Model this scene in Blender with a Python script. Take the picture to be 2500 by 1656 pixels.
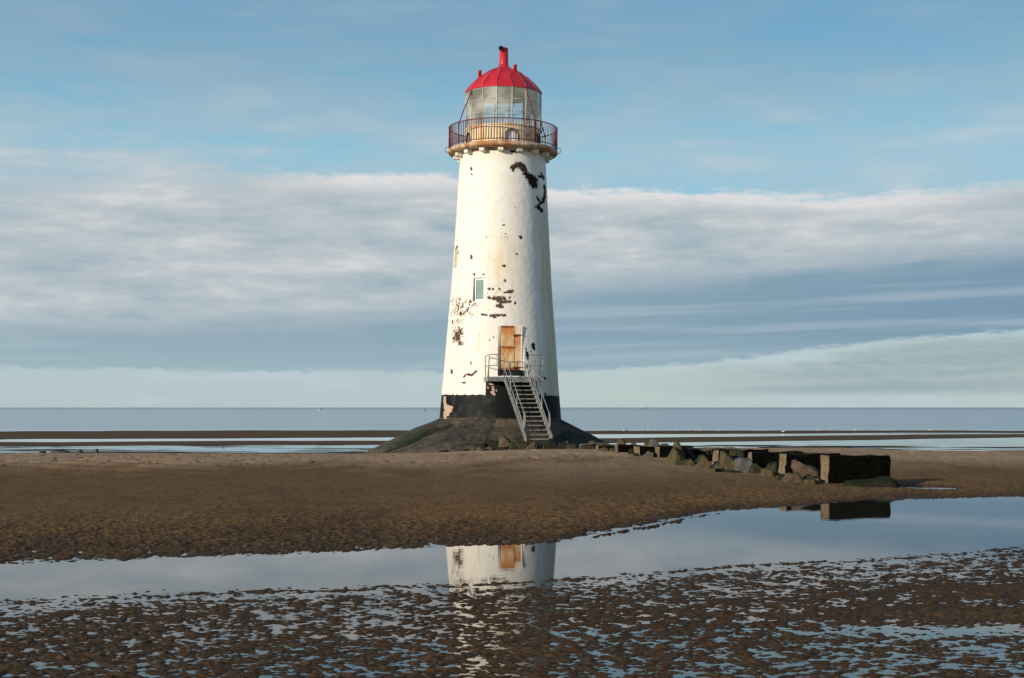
import bpy, bmesh, math, random
import numpy as np
from mathutils import Vector, Matrix, noise as mnoise
PI = math.pi; R = math.radians
for o in list(bpy.data.objects): bpy.data.objects.remove(o)
scn = bpy.context.scene
col = scn.collection

# ------------------------------------------------------------------ camera
CAMZ = 1.89; F = 3300.0            # focal length in photo pixels (photo 2500 wide)
cam = bpy.data.cameras.new('camera'); camo = bpy.data.objects.new('camera', cam); col.objects.link(camo)
camo.location = (0, 0, CAMZ); camo.rotation_euler = (R(90), 0, 0)
cam.sensor_width = 36; cam.lens = F/2500*36; cam.shift_y = 167/2500
cam.clip_start = .1; cam.clip_end = 60000
scn.camera = camo
scn.view_settings.view_transform = 'Standard'; scn.view_settings.look = 'None'
scn.view_settings.exposure = 0.0; scn.view_settings.gamma = 1.0

# ------------------------------------------------------------------ sun
SUN_AZ, SUN_EL = 50.0, 15.0        # azimuth to the left of the direction back towards the camera
sl = bpy.data.lights.new('sun', 'SUN'); sl.energy = 4.7; sl.angle = R(.6); sl.color = (1, .87, .70)
so = bpy.data.objects.new('sun', sl); col.objects.link(so)
tosun = Vector((-math.sin(R(SUN_AZ))*math.cos(R(SUN_EL)), -math.cos(R(SUN_AZ))*math.cos(R(SUN_EL)), math.sin(R(SUN_EL))))
so.rotation_euler = (-tosun).to_track_quat('-Z', 'Y').to_euler(); so.location = (-20, -10, 30)

# ------------------------------------------------------------------ node helpers
class NT:
    def __init__(s, tree): s.t = tree; s.n = tree.nodes; s.l = tree.links
    def put(s, sock, v):
        if isinstance(v, bpy.types.NodeSocket): s.l.new(v, sock)
        elif v is not None:
            if isinstance(v, (tuple, list)) and len(v) == 3 and sock.type == 'RGBA': v = (*v, 1)
            sock.default_value = v
    def m(s, op, a, b=None, c=None, clamp=False):
        n = s.n.new('ShaderNodeMath'); n.operation = op; n.use_clamp = clamp
        s.put(n.inputs[0], a); s.put(n.inputs[1], b)
        if c is not None: s.put(n.inputs[2], c)
        return n.outputs[0]
    def add(s, a, b): return s.m('ADD', a, b)
    def sub(s, a, b): return s.m('SUBTRACT', a, b)
    def mul(s, a, b): return s.m('MULTIPLY', a, b)
    def sm(s, v, a, b, lo=0., hi=1.):
        n = s.n.new('ShaderNodeMapRange'); n.interpolation_type = 'SMOOTHSTEP'
        s.put(n.inputs[0], v); s.put(n.inputs[1], a); s.put(n.inputs[2], b); s.put(n.inputs[3], lo); s.put(n.inputs[4], hi)
        return n.outputs[0]
    def mix(s, f, a, b, mode='MIX'):
        n = s.n.new('ShaderNodeMix'); n.data_type = 'RGBA'; n.blend_type = mode
        s.put(n.inputs[0], f); s.put(n.inputs[6], a); s.put(n.inputs[7], b); return n.outputs[2]
    def xyz(s, x, y, z=0.):
        n = s.n.new('ShaderNodeCombineXYZ'); s.put(n.inputs[0], x); s.put(n.inputs[1], y); s.put(n.inputs[2], z); return n.outputs[0]
    def sep(s, v):
        n = s.n.new('ShaderNodeSeparateXYZ'); s.l.new(v, n.inputs[0]); return n.outputs
    def noise(s, v, scale, detail=4., rough=.55, dist=0., out=0, dim='3D'):
        n = s.n.new('ShaderNodeTexNoise'); n.noise_dimensions = dim
        if v is not None: s.l.new(v, n.inputs['Vector'])
        n.inputs['Scale'].default_value = scale; n.inputs['Detail'].default_value = detail
        n.inputs['Roughness'].default_value = rough; n.inputs['Distortion'].default_value = dist
        return n.outputs[out]
    def ramp(s, f, stops):
        n = s.n.new('ShaderNodeValToRGB'); s.put(n.inputs[0], f); e = n.color_ramp.elements
        while len(e) < len(stops): e.new(.5)
        for q, (p, c) in zip(e, stops):
            q.position = p; q.color = (c, c, c, 1) if isinstance(c, (int, float)) else (*c, 1)
        return n.outputs[0]
    def vmul(s, v, k):
        n = s.n.new('ShaderNodeVectorMath'); n.operation = 'MULTIPLY'; s.l.new(v, n.inputs[0]); n.inputs[1].default_value = k; return n.outputs[0]
    def bump(s, h, dist=.01, strength=1.):
        n = s.n.new('ShaderNodeBump'); s.l.new(h, n.inputs['Height']); n.inputs['Distance'].default_value = dist
        n.inputs['Strength'].default_value = strength; return n.outputs[0]
def lin(r, g, b): return tuple(((c/255)/12.92 if c/255 <= .04045 else ((c/255+.055)/1.055)**2.4) for c in (r, g, b))

# ------------------------------------------------------------------ world: Nishita sky with cloud layers
W = bpy.data.worlds.new('World'); scn.world = W; W.use_nodes = True
k = NT(W.node_tree); k.n.clear()
wout = k.n.new('ShaderNodeOutputWorld')
sky = k.n.new('ShaderNodeTexSky'); sky.sky_type = 'NISHITA'; sky.sun_disc = False
sky.sun_elevation = R(SUN_EL); sky.sun_rotation = R(180+SUN_AZ); sky.altitude = 0; sky.air_density = 1.0; sky.dust_density = .6; sky.ozone_density = 2.0
tc = k.n.new('ShaderNodeTexCoord'); D3 = k.sep(tc.outputs['Generated'])
az = k.m('ARCTAN2', D3[0], D3[1])                      # 0 straight ahead, + to the right (radians)
elr = k.m('ARCSINE', D3[2])
EY = lambda y: math.degrees(math.atan((995-y)/F))        # photo row -> elevation in degrees
AX = lambda x: math.degrees(math.atan((x-1250)/F))
azd = k.mul(az, 180/PI); el = k.mul(elr, 180/PI)
azn = k.m('MULTIPLY_ADD', azd, 1/44., .5, clamp=True)    # -22..22 deg -> 0..1
AN = lambda x: (AX(x)+22)/44
def edge(pts, lo=0., hi=20.):
    return k.mul(k.ramp(azn, [(AN(x), EY(y)/hi) for x, y in pts]), hi)
p1 = k.xyz(k.mul(azd, .10), k.mul(el, .42))
nb0 = k.noise(k.xyz(k.mul(azd, .15), k.mul(el, .5), 31.), 1.0, 2, .5)
n_big = k.noise(p1, 1.0, 4, .5, .0)
n_med = k.noise(k.xyz(k.add(k.mul(azd, .26), k.mul(nb0, .8)), k.mul(el, 1.25), 3.), 1.0, 3, .45, .0)
n_fine = k.noise(k.xyz(k.mul(azd, 1.1), k.mul(el, 4.2), 7.), 1.0, 4, .5, .0)
n_str = k.noise(k.xyz(k.mul(azd, .07), k.add(k.mul(el, 1.9), k.mul(azd, -.06)), 11.), 1.0, 4, .5, .0)
nb = k.sub(n_big, .5); nm = k.sub(n_med, .5); nf = k.sub(n_fine, .5); ns = k.sub(n_str, .5)
# clear sky: the physical sky graded by height through thin haze
skyc = k.mix(1., sky.outputs[0], (.14, .14, .14), 'MULTIPLY')
eln = k.m('MULTIPLY', el, 1/20., clamp=True)
haze = k.ramp(eln, [(0., lin(186, 201, 200)), (EY(905)/20, lin(186, 205, 203)), (EY(800)/20, lin(168, 193, 201)), (EY(600)/20, lin(150, 196, 216)), (EY(380)/20, lin(138, 195, 218)), (EY(200)/20, lin(118, 176, 205)), (EY(0)/20, lin(98, 160, 197)), (1., lin(84, 148, 192))])
hz = k.sm(el, 18., 45., .85, .25)
c = k.mix(hz, skyc, haze)
# thin high wisps
wm = k.sm(k.add(k.add(k.mul(nb, 1.9), k.mul(ns, .25)), k.add(k.mul(nf, .30), k.mul(nm, .75))), -.62, .16)
wm = k.mul(wm, k.sm(azd, -22, 24, 1.0, .70))
wm = k.mul(wm, k.sm(el, 30., 60., .75, .3))
c = k.mix(k.mul(wm, .92), c, k.mix(k.sm(el, EY(420), EY(60)), lin(176, 195, 204), lin(138, 168, 190)))
wm2 = k.mul(k.sm(k.add(nm, k.mul(nb, .8)), .0, .3), k.mul(k.sm(el, 20., 40., 1., .2), k.sm(el, EY(180), EY(400), .10, .50)))
c = k.mix(wm2, c, lin(190, 205, 214))
# small ragged scud over the right-hand bank
sc = k.mul(k.mul(k.sm(k.add(k.mul(nm, 1.), k.mul(nf, .9)), .03, .13), k.sm(el, EY(330), EY(370), 1., 0.) ), k.sm(el, EY(470), EY(455), 0., 1.))
sc = k.mul(sc, k.sm(el, EY(370), EY(400), 0., 1.))
# main cloud bank
top = edge([(0, 455), (250, 440), (500, 425), (700, 432), (1100, 432), (1350, 468), (1700, 474), (1900, 482), (2150, 500), (2300, 494), (2480, 476)])
tj = k.add(top, k.add(k.mul(nm, .42), k.mul(nf, .50)))
soft = k.ramp(azn, [(AN(0), 1.9/2), (AN(450), 1.4/2), (AN(760), .30/2), (AN(1200), .16/2), (AN(1900), .22/2), (AN(2480), .30/2)])
soft = k.mul(soft, 2.)
dtop = k.sub(tj, el)                                      # degrees below the upper edge
dtop = k.add(dtop, k.mul(k.mul(k.add(nm, k.mul(nf, .4)), soft), 2.2))
bank = k.sm(dtop, k.mul(soft, -1.), soft)
puff = k.add(k.add(k.mul(nm, 1.35), k.mul(nb, 1.0)), k.mul(nf, .5))
bc = k.ramp(k.m('ADD', puff, .5, clamp=True), [(0., lin(150, 174, 186)), (.36, lin(175, 188, 196)), (.62, lin(190, 198, 203)), (1., lin(218, 219, 219))])
# bright rim along the upper edge
rim = k.mul(k.sm(dtop, 0., .9, 1., 0.), k.ramp(azn, [(AN(0), .15), (AN(650), .25), (AN(880), 1.), (AN(1100), .9), (AN(1400), 1.), (AN(2150), 1.), (AN(2480), .35)]))
bc = k.mix(k.mul(rim, .85), bc, lin(233, 229, 228))
# grey-blue underside
low = edge([(0, 800), (400, 800), (800, 780), (1100, 745), (1400, 700), (1800, 665), (2100, 640), (2480, 628)])
us = k.sm(k.sub(k.add(k.add(low, k.mul(nm, 1.6)), k.mul(ns, 1.0)), el), -.7, .9)
uc = k.mix(k.ramp(azn, [(0., .0), (.45, .25), (1., 1.)]), lin(146, 172, 184), lin(121, 152, 175))
uc = k.mix(k.sm(ns, -.05, .22, 0., .55), uc, lin(172, 188, 198))
uc = k.mix(k.sm(el, EY(905), EY(800), .55, .0), uc, lin(162, 186, 194))
bc = k.mix(us, bc, uc)
# lower edge of the bank with the pale gap under it
bot = edge([(0, 900), (500, 904), (1100, 908), (1400, 904), (1700, 888), (1950, 858), (2150, 836), (2480, 815)])
bm = k.sm(k.sub(el, k.add(bot, k.mul(nf, .5))), -.16, .10)
c = k.mix(k.mul(bank, bm), c, bc)
# faint grey veil under the gap on the right
veil = k.mul(k.sm(azd, 3., 14., 0., .95), k.mul(k.sm(el, EY(975), EY(950), 0., 1.), k.sm(k.sub(k.sub(bot, el), k.mul(nm, 1.4)), .10, .65)))
c = k.mix(k.mul(veil, k.sm(k.add(ns, k.mul(nf, .5)), -.3, .2, .45, 1.)), c, lin(154, 173, 177))
c = k.mix(k.mul(sc, .45), c, lin(160, 182, 197))
bg = k.n.new('ShaderNodeBackground'); k.l.new(c, bg.inputs[0]); bg.inputs[1].default_value = 1.0
k.l.new(bg.outputs[0], wout.inputs[0])

# ------------------------------------------------------------------ numpy noise
_rng = np.random.RandomState(7); _P = _rng.permutation(512).astype(np.int64); _G = _rng.rand(512)*2*PI
_GX, _GY = np.cos(_G), np.sin(_G)
def perlin(x, y, seed=0):
    x = np.asarray(x, float); y = np.asarray(y, float)
    xi = np.floor(x).astype(np.int64); yi = np.floor(y).astype(np.int64); xf = x-xi; yf = y-yi
    u = xf*xf*xf*(xf*(xf*6-15)+10); v = yf*yf*yf*(yf*(yf*6-15)+10)
    def g(ix, iy, fx, fy):
        h = _P[(_P[(ix+seed*17) & 511]+iy) & 511]; return _GX[h]*fx+_GY[h]*fy
    a = g(xi, yi, xf, yf); b = g(xi+1, yi, xf-1, yf); c_ = g(xi, yi+1, xf, yf-1); d = g(xi+1, yi+1, xf-1, yf-1)
    return ((a+u*(b-a))+v*((c_+u*(d-c_))-(a+u*(b-a))))*1.5
def fbm(x, y, oct=4, seed=0, rough=.5):
    s = 0; a = 1.; f = 1.; t = 0
    for i in range(oct): s = s+a*perlin(x*f+i*13.7, y*f-i*7.3, seed+i); t += a; a *= rough; f *= 2.03
    return s/t
def sstep(x, a, b):
    t = np.clip((x-a)/(b-a), 0, 1); return t*t*(3-2*t)

# ------------------------------------------------------------------ object helpers
def link(name, me, mat=None, parent=None):
    o = bpy.data.objects.new(name, me); col.objects.link(o)
    if mat is not None:
        for mm in (mat if isinstance(mat, (list, tuple)) else [mat]): me.materials.append(mm)
    if parent is not None: o.parent = parent
    return o
def grid_mesh(name, co, nu, nv, keep=None, smooth=True):
    """co (nv*nu,3), rows of nu"""
    i = np.arange((nv-1)*(nu-1)); r_ = i//(nu-1); c_ = i % (nu-1); b = r_*nu+c_
    f = np.stack([b, b+1, b+nu+1, b+nu], 1)
    if keep is not None: f = f[keep.ravel()]
    me = bpy.data.meshes.new(name); me.vertices.add(len(co)); me.vertices.foreach_set('co', co.astype(np.float32).ravel())
    me.loops.add(f.size); me.loops.foreach_set('vertex_index', f.ravel().astype(np.int32))
    me.polygons.add(len(f)); me.polygons.foreach_set('loop_start', (np.arange(len(f))*4).astype(np.int32))
    try: me.polygons.foreach_set('loop_total', np.full(len(f), 4, np.int32))
    except Exception: pass
    me.update(calc_edges=True)
    if smooth: me.polygons.foreach_set('use_smooth', np.ones(len(f), bool))
    return me
def fattr(me, name, vals):
    a = me.attributes.new(name, 'FLOAT', 'POINT'); a.data.foreach_set('value', np.asarray(vals, np.float32).ravel())
def cattr(me, name, rgb):
    a = me.color_attributes.new(name, 'FLOAT_COLOR', 'POINT')
    v = np.ones((len(rgb), 4), np.float32); v[:, :3] = rgb; a.data.foreach_set('color', v.ravel())
def tag(o, label=None, cat=None, group=None, kind=None):
    if label: o['label'] = label
    if cat: o['category'] = cat
    if group: o['group'] = group
    if kind: o['kind'] = kind
    return o
def empty(name, loc):
    o = bpy.data.objects.new(name, None); col.objects.link(o); o.location = loc; o.empty_display_size = .3; return o
class MB:
    """collects shapes, links them as one mesh object"""
    def __init__(s, off=(0, 0, 0)): s.bm = bmesh.new(); s.off = Vector(off)
    def face(s, pts):
        vs = [s.bm.verts.new(Vector(p)-s.off) for p in pts]; s.bm.faces.new(vs)
    def box(s, c, size, rot=0., bevel=0., mat=None):
        M = mat or (Matrix.Translation(Vector(c)-s.off) @ Matrix.Rotation(rot, 4, 'Z'))
        g = bmesh.ops.create_cube(s.bm, size=1., matrix=M @ Matrix.Diagonal((*size, 1)))
        if bevel:
            es = {e for v in g['verts'] for e in v.link_edges}
            bmesh.ops.bevel(s.bm, geom=list(es), offset=bevel, segments=2, affect='EDGES', profile=.6)
        return s
    def tube(s, pts, r, n=8, cap=True):
        pts = [Vector(p)-s.off for p in pts]; rs = r if isinstance(r, (list, tuple)) else [r]*len(pts)
        rings = []; ref = None
        for i, p in enumerate(pts):
            d = (pts[min(i+1, len(pts)-1)]-pts[max(i-1, 0)]).normalized()
            if ref is None or abs(ref.dot(d)) > .95: ref = Vector((0, 0, 1)) if abs(d.z) < .9 else Vector((1, 0, 0))
            a = (ref-d*ref.dot(d)).normalized(); b = d.cross(a); ref = a
            rings.append([s.bm.verts.new(p+(a*math.cos(2*PI*j/n)+b*math.sin(2*PI*j/n))*rs[i]) for j in range(n)])
        for i in range(len(rings)-1):
            for j in range(n):
                f = s.bm.faces.new((rings[i][j], rings[i][(j+1) % n], rings[i+1][(j+1) % n], rings[i+1][j])); f.smooth = True
        if cap: s.bm.faces.new(rings[0][::-1]); s.bm.faces.new(rings[-1])
        return s
    def lathe(s, prof, n=64, smooth=True, phase=0., a0=0., a1=2*PI):
        full = abs(a1-a0-2*PI) < 1e-6; m_ = n if full else n+1
        rings = []
        for r_, z in prof:
            rings.append([s.bm.verts.new(Vector((r_*math.sin(a0+(a1-a0)*j/n+phase), -r_*math.cos(a0+(a1-a0)*j/n+phase), z))-s.off) for j in range(m_)])
        for i in range(len(rings)-1):
            for j in range(n):
                j2 = (j+1) % m_
                f = s.bm.faces.new((rings[i][j], rings[i][j2], rings[i+1][j2], rings[i+1][j])); f.smooth = smooth
        return s
    def build(s, name, mat, parent=None, smooth=None):
        bmesh.ops.remove_doubles(s.bm, verts=s.bm.verts, dist=1e-5)
        bmesh.ops.recalc_face_normals(s.bm, faces=s.bm.faces)
        if smooth is not None:
            for f in s.bm.faces: f.smooth = smooth
        me = bpy.data.meshes.new(name); s.bm.to_mesh(me); s.bm.free(); return link(name, me, mat, parent)
def pxp(x, y, D): return Vector(((x-1250)*D/F, D, CAMZ-(y-995)*D/F))

# ------------------------------------------------------------------ materials
def newmat(name):
    m = bpy.data.materials.new(name); m.use_nodes = True; t = NT(m.node_tree); t.n.clear()
    o = t.n.new('ShaderNodeOutputMaterial'); b = t.n.new('ShaderNodeBsdfPrincipled'); t.l.new(b.outputs[0], o.inputs[0])
    t.out = o; t.b = b; return m, t
def setp(t, **kw):
    names = dict(col='Base Color', rough='Roughness', metal='Metallic', spec='Specular IOR Level', ior='IOR', nrm='Normal', coat='Coat Weight', crough='Coat Roughness')
    for a, v in kw.items(): t.put(t.b.inputs[names[a]], v)
def obj_co(t): return t.n.new('ShaderNodeTexCoord').outputs['Object']
def geo_pos(t): return t.n.new('ShaderNodeNewGeometry').outputs['Position']
def attr(t, name, out='Fac'):
    n = t.n.new('ShaderNodeAttribute'); n.attribute_name = name; return n.outputs[out]

def mat_sand():
    m, t = newmat('sand'); P = geo_pos(t)
    wet = attr(t, 'wet'); dry = attr(t, 'dry')
    n1 = t.noise(P, .9, 5, .6); n2 = t.noise(P, 9., 5, .65); n3 = t.noise(P, 45., 3, .6)
    cdry = t.mix(n1, (.34, .218, .130), (.46, .305, .19))
    cmid = t.mix(n1, (.125, .070, .031), (.195, .114, .054))
    cwet = t.mix(n1, (.038, .021, .010), (.076, .044, .022))
    c1 = t.mix(t.m('ADD', dry, t.mul(t.sub(n2, .5), .35), clamp=True), cmid, cdry)
    c1 = t.mix(t.m('ADD', wet, t.mul(t.sub(n2, .5), .5), clamp=True), c1, cwet)
    c1 = t.mix(t.sm(n2, .45, .68, .0, .8), c1, t.mix(.6, c1, (.02, .012, .008)))
    c1 = t.mix(t.sm(t.noise(P, 30., 2, .5), .62, .75, 0., .5), c1, (.22, .15, .10))
    h = t.add(t.mul(n2, .6), t.mul(n3, .25))
    rg = t.m('MULTIPLY_ADD', wet, -.25, .95)
    setp(t, col=c1, rough=rg, spec=t.m('MULTIPLY_ADD', wet, .06, .02), nrm=t.bump(h, .03, .7))
    return m
def mat_pool():
    m, t = newmat('pool_water'); P = geo_pos(t)
    n = t.noise(t.vmul(P, (1., 1.6, 1.)), 1.1, 3, .5)
    setp(t, col=t.mix(n, (.020, .016, .012), (.032, .025, .018)), rough=.015, ior=1.33, spec=.5)
    n2 = t.noise(t.vmul(P, (1., 2.5, 1.)), 2.2, 3, .5)
    setp(t, nrm=t.bump(n2, .0004, 1.))
    return m
def mat_sea():
    m, t = newmat('sea_water'); P = geo_pos(t); s_ = t.sep(P)
    n = t.noise(t.vmul(P, (.25, 1., 1.)), .35, 5, .6)
    n2 = t.noise(t.vmul(P, (.02, .3, 1.)), .1, 4, .6)
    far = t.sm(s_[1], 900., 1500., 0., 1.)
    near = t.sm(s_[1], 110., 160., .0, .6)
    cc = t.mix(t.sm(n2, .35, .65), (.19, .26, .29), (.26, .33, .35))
    cc = t.mix(far, cc, (.06, .12, .145))  # far band: reflection of darker sky painted into the base colour
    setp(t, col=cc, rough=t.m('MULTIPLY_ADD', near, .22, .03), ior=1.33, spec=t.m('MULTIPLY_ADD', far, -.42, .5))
    setp(t, nrm=t.bump(n, t_dist, 1.) if False else t.bump(t.mul(n, near), .25, .35))
    return m
def mat_wall():
    m, t = newmat('peeling_painted_masonry'); P = obj_co(t)
    base = attr(t, 'paint', 'Color'); chip = attr(t, 'chip'); cc = attr(t, 'chipcol', 'Color')
    n1 = t.noise(P, 2.2, 5, .6); n2 = t.noise(t.vmul(P, (1., 1., .3)), 9., 4, .6); n3 = t.noise(P, 40., 4, .6)
    b = t.mix(t.sm(n1, .3, .75, 0., .16), base, t.mix(1., base, (.72, .66, .55), 'MULTIPLY'))
    b = t.mix(t.sm(n2, .5, .8, 0., .22), b, t.mix(1., base, (.78, .72, .62), 'MULTIPLY'))
    cb = t.mix(t.sm(n3, .3, .7), t.mix(1., cc, (.55, .5, .5), 'MULTIPLY'), cc)
    c_ = t.mix(t.sm(chip, .4, .6), b, cb)
    h = t.add(t.mul(t.noise(P, 5., 4, .6), .6), t.sub(t.mul(n3, .15), t.mul(t.sm(chip, .3, .6), .8)))
    setp(t, col=c_, rough=t.m('MULTIPLY_ADD', chip, .25, .62), spec=.15, nrm=t.bump(h, .02, .9))
    return m
def mat_simple(name, c1, c2, scale=6., rough=.6, spec=.4, bump=.004, metal=0., stretch=(1, 1, 1), lo=.35, hi=.65, c3=None, s3=3., lo3=.55, hi3=.7, a3=.8):
    m, t = newmat(name); P = t.vmul(obj_co(t), stretch)
    n = t.noise(P, scale, 5, .62); c_ = t.mix(t.sm(n, lo, hi), c1, c2)
    if c3: c_ = t.mix(t.sm(t.noise(t.vmul(obj_co(t), (1, 1, .6)), s3, 5, .65, .4), lo3, hi3, 0., a3), c_, c3)
    setp(t, col=c_, rough=rough, spec=spec, metal=metal)
    if bump: setp(t, nrm=t.bump(t.noise(P, scale*3, 4, .6), bump, .8))
    return m
def mat_glass():
    m = bpy.data.materials.new('grimy_glass'); m.use_nodes = True; t = NT(m.node_tree); t.n.clear()
    o = t.n.new('ShaderNodeOutputMaterial'); P = obj_co(t)
    tr = t.n.new('ShaderNodeBsdfTransparent'); tr.inputs[0].default_value = (.95, .97, .96, 1)
    gl = t.n.new('ShaderNodeBsdfGlossy'); gl.inputs['Roughness'].default_value = .06
    df = t.n.new('ShaderNodeBsdfDiffuse'); df.inputs[0].default_value = (.76, .75, .69, 1)
    fr = t.n.new('ShaderNodeFresnel'); fr.inputs[0].default_value = 1.5
    a = t.n.new('ShaderNodeMixShader'); t.l.new(t.m('MULTIPLY_ADD', fr.outputs[0], .9, .02), a.inputs[0]); t.l.new(tr.outputs[0], a.inputs[1]); t.l.new(gl.outputs[0], a.inputs[2])
    b = t.n.new('ShaderNodeMixShader'); t.l.new(t.sm(t.noise(t.vmul(P, (1, 1, 1.2)), .9, 2, .5), .35, .70, .10, .42), b.inputs[0]); t.l.new(a.outputs[0], b.inputs[1]); t.l.new(df.outputs[0], b.inputs[2])
    t.l.new(b.outputs[0], o.inputs[0]); return m
def mat_rock(name, c1, c2, moss, mlo, mhi):
    m, t = newmat(name); P = obj_co(t); g = t.n.new('ShaderNodeNewGeometry'); nz = t.sep(g.outputs['Normal'])[2]
    n = t.noise(P, 5., 6, .65); n2 = t.noise(P, 16., 5, .65); c_ = t.mix(t.sm(n, .3, .7), c1, c2)
    mk = t.sm(t.add(t.add(t.mul(nz, .25), n), t.mul(t.sub(n2, .5), .5)), mlo, mhi)
    c_ = t.mix(mk, c_, moss); c_ = t.mix(t.sm(n2, .55, .7, 0., .5), c_, t.mix(.6, c_, (.01, .01, .008)))
    setp(t, col=c_, rough=.8, spec=.12, nrm=t.bump(t.add(n, t.mul(n2, .5)), .06, .8)); return m
def mat_block():
    m, t = newmat('weedy_shaded_concrete'); P = obj_co(t); s_ = t.sep(P)
    n = t.noise(P, 3., 6, .65); n2 = t.noise(P, 14., 5, .65); n3 = t.noise(P, 38., 3, .6)
    conc = t.mix(t.sm(n, .3, .7), (.13, .093, .058), (.25, .182, .122))
    conc = t.mix(t.sm(t.add(t.mul(n3, .6), t.mul(n2, .4)), .47, .58, 0., .9), conc, (.045, .045, .02))
    fr = attr(t, 'weed_shade')  # weed growth together with shade painted on the long faces
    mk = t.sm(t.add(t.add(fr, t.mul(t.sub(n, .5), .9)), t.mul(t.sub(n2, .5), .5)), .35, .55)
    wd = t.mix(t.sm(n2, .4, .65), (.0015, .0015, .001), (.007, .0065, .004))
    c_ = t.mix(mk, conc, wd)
    setp(t, col=c_, rough=.9, spec=.05, nrm=t.bump(t.add(n2, t.mul(n3, .4)), .03, .9)); return m
def mat_mound():
    m, t = newmat('weathered_apron'); P = obj_co(t)
    n = t.noise(P, .8, 6, .65, .6); n2 = t.noise(P, 4., 6, .68); n3 = t.noise(P, 16., 4, .6)
    c_ = t.mix(t.sm(n, .35, .68), (.026, .026, .023), (.092, .072, .048))
    c_ = t.mix(t.sm(n2, .48, .70, 0., .6), c_, (.14, .110, .075))
    c_ = t.mix(t.sm(n3, .66, .74, 0., .6), c_, (.26, .22, .17))
    c_ = t.mix(t.sm(n2, .42, .30, 0., .8), c_, (.014, .016, .013))
    c_ = t.mix(t.m('MULTIPLY', attr(t, 'moss'), t.sm(n2, .25, .6, .55, 1.), clamp=True), c_, (.020, .036, .006))
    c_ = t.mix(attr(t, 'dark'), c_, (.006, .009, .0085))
    c_ = t.mix(attr(t, 'tan'), c_, (.15, .11, .072))
    setp(t, col=c_, rough=.85, spec=.2, nrm=t.bump(t.add(n2, t.mul(n3, .4)), .08, .9)); return m
def mat_rustdoor():
    m, t = newmat('rusted_painted_steel'); P = obj_co(t); s_ = t.sep(P)
    # object space: x across (-.46..+.46), z up 0..2.08
    n = t.noise(t.vmul(P, (1., 1., .35)), 6., 6, .65, .3); n2 = t.noise(P, 18., 5, .65)
    left = t.sm(s_[0], .14, .18, 1., 0.)
    cream = (.80, .62, .36); rust = (.60, .19, .04); dark = (.13, .035, .012)
    c_ = t.mix(t.sm(n, .35, .62), cream, (.66, .40, .17))
    up = t.mul(t.sm(s_[2], 1.35, 1.95, 0., .85), left)
    below = t.mul(t.mul(t.sm(s_[2], .55, 1.10, .0, .85), t.sm(s_[2], 1.12, 1.10, 0., 1.)), left)
    stapl = t.mul(t.sm(s_[0], .08, .16, 0., 1.), t.mul(t.sm(s_[2], .9, 1.6, 0., .8), t.sm(s_[2], 1.72, 1.66, 0., 1.)))
    botr = t.sm(s_[2], .22, .0, 0., 1.)
    f = t.m('ADD', t.m('MAXIMUM', t.m('MAXIMUM', up, below), t.m('MAXIMUM', stapl, botr)), t.mul(t.sub(n, .5), .9), clamp=True)
    c_ = t.mix(f, c_, rust)
    c_ = t.mix(t.sm(s_[2], .13, .05, 0., .8), c_, dark)
    c_ = t.mix(t.mul(t.sm(s_[2], 1.95, 2.0, 0., .8), left), c_, dark)
    tr = t.mul(t.sm(s_[0], .16, .2, 0., 1.), t.sm(s_[2], 1.68, 1.74, 0., .9)); c_ = t.mix(tr, c_, (.80, .74, .58))
    c_ = t.mix(t.sm(t.noise(t.vmul(P, (1., 1., .12)), 22., 4, .6), .54, .68, 0., .55), c_, (.30, .085, .02)); c_ = t.mix(t.sm(n2, .56, .68, 0., .55), c_, dark)
    c_ = t.mix(t.mul(t.sm(s_[0], .41, .44, 0., 1.), t.sm(n2, .4, .6)), c_, rust)
    setp(t, col=c_, rough=.7, spec=.3, nrm=t.bump(t.add(n, n2), .006, .6)); return m

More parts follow.
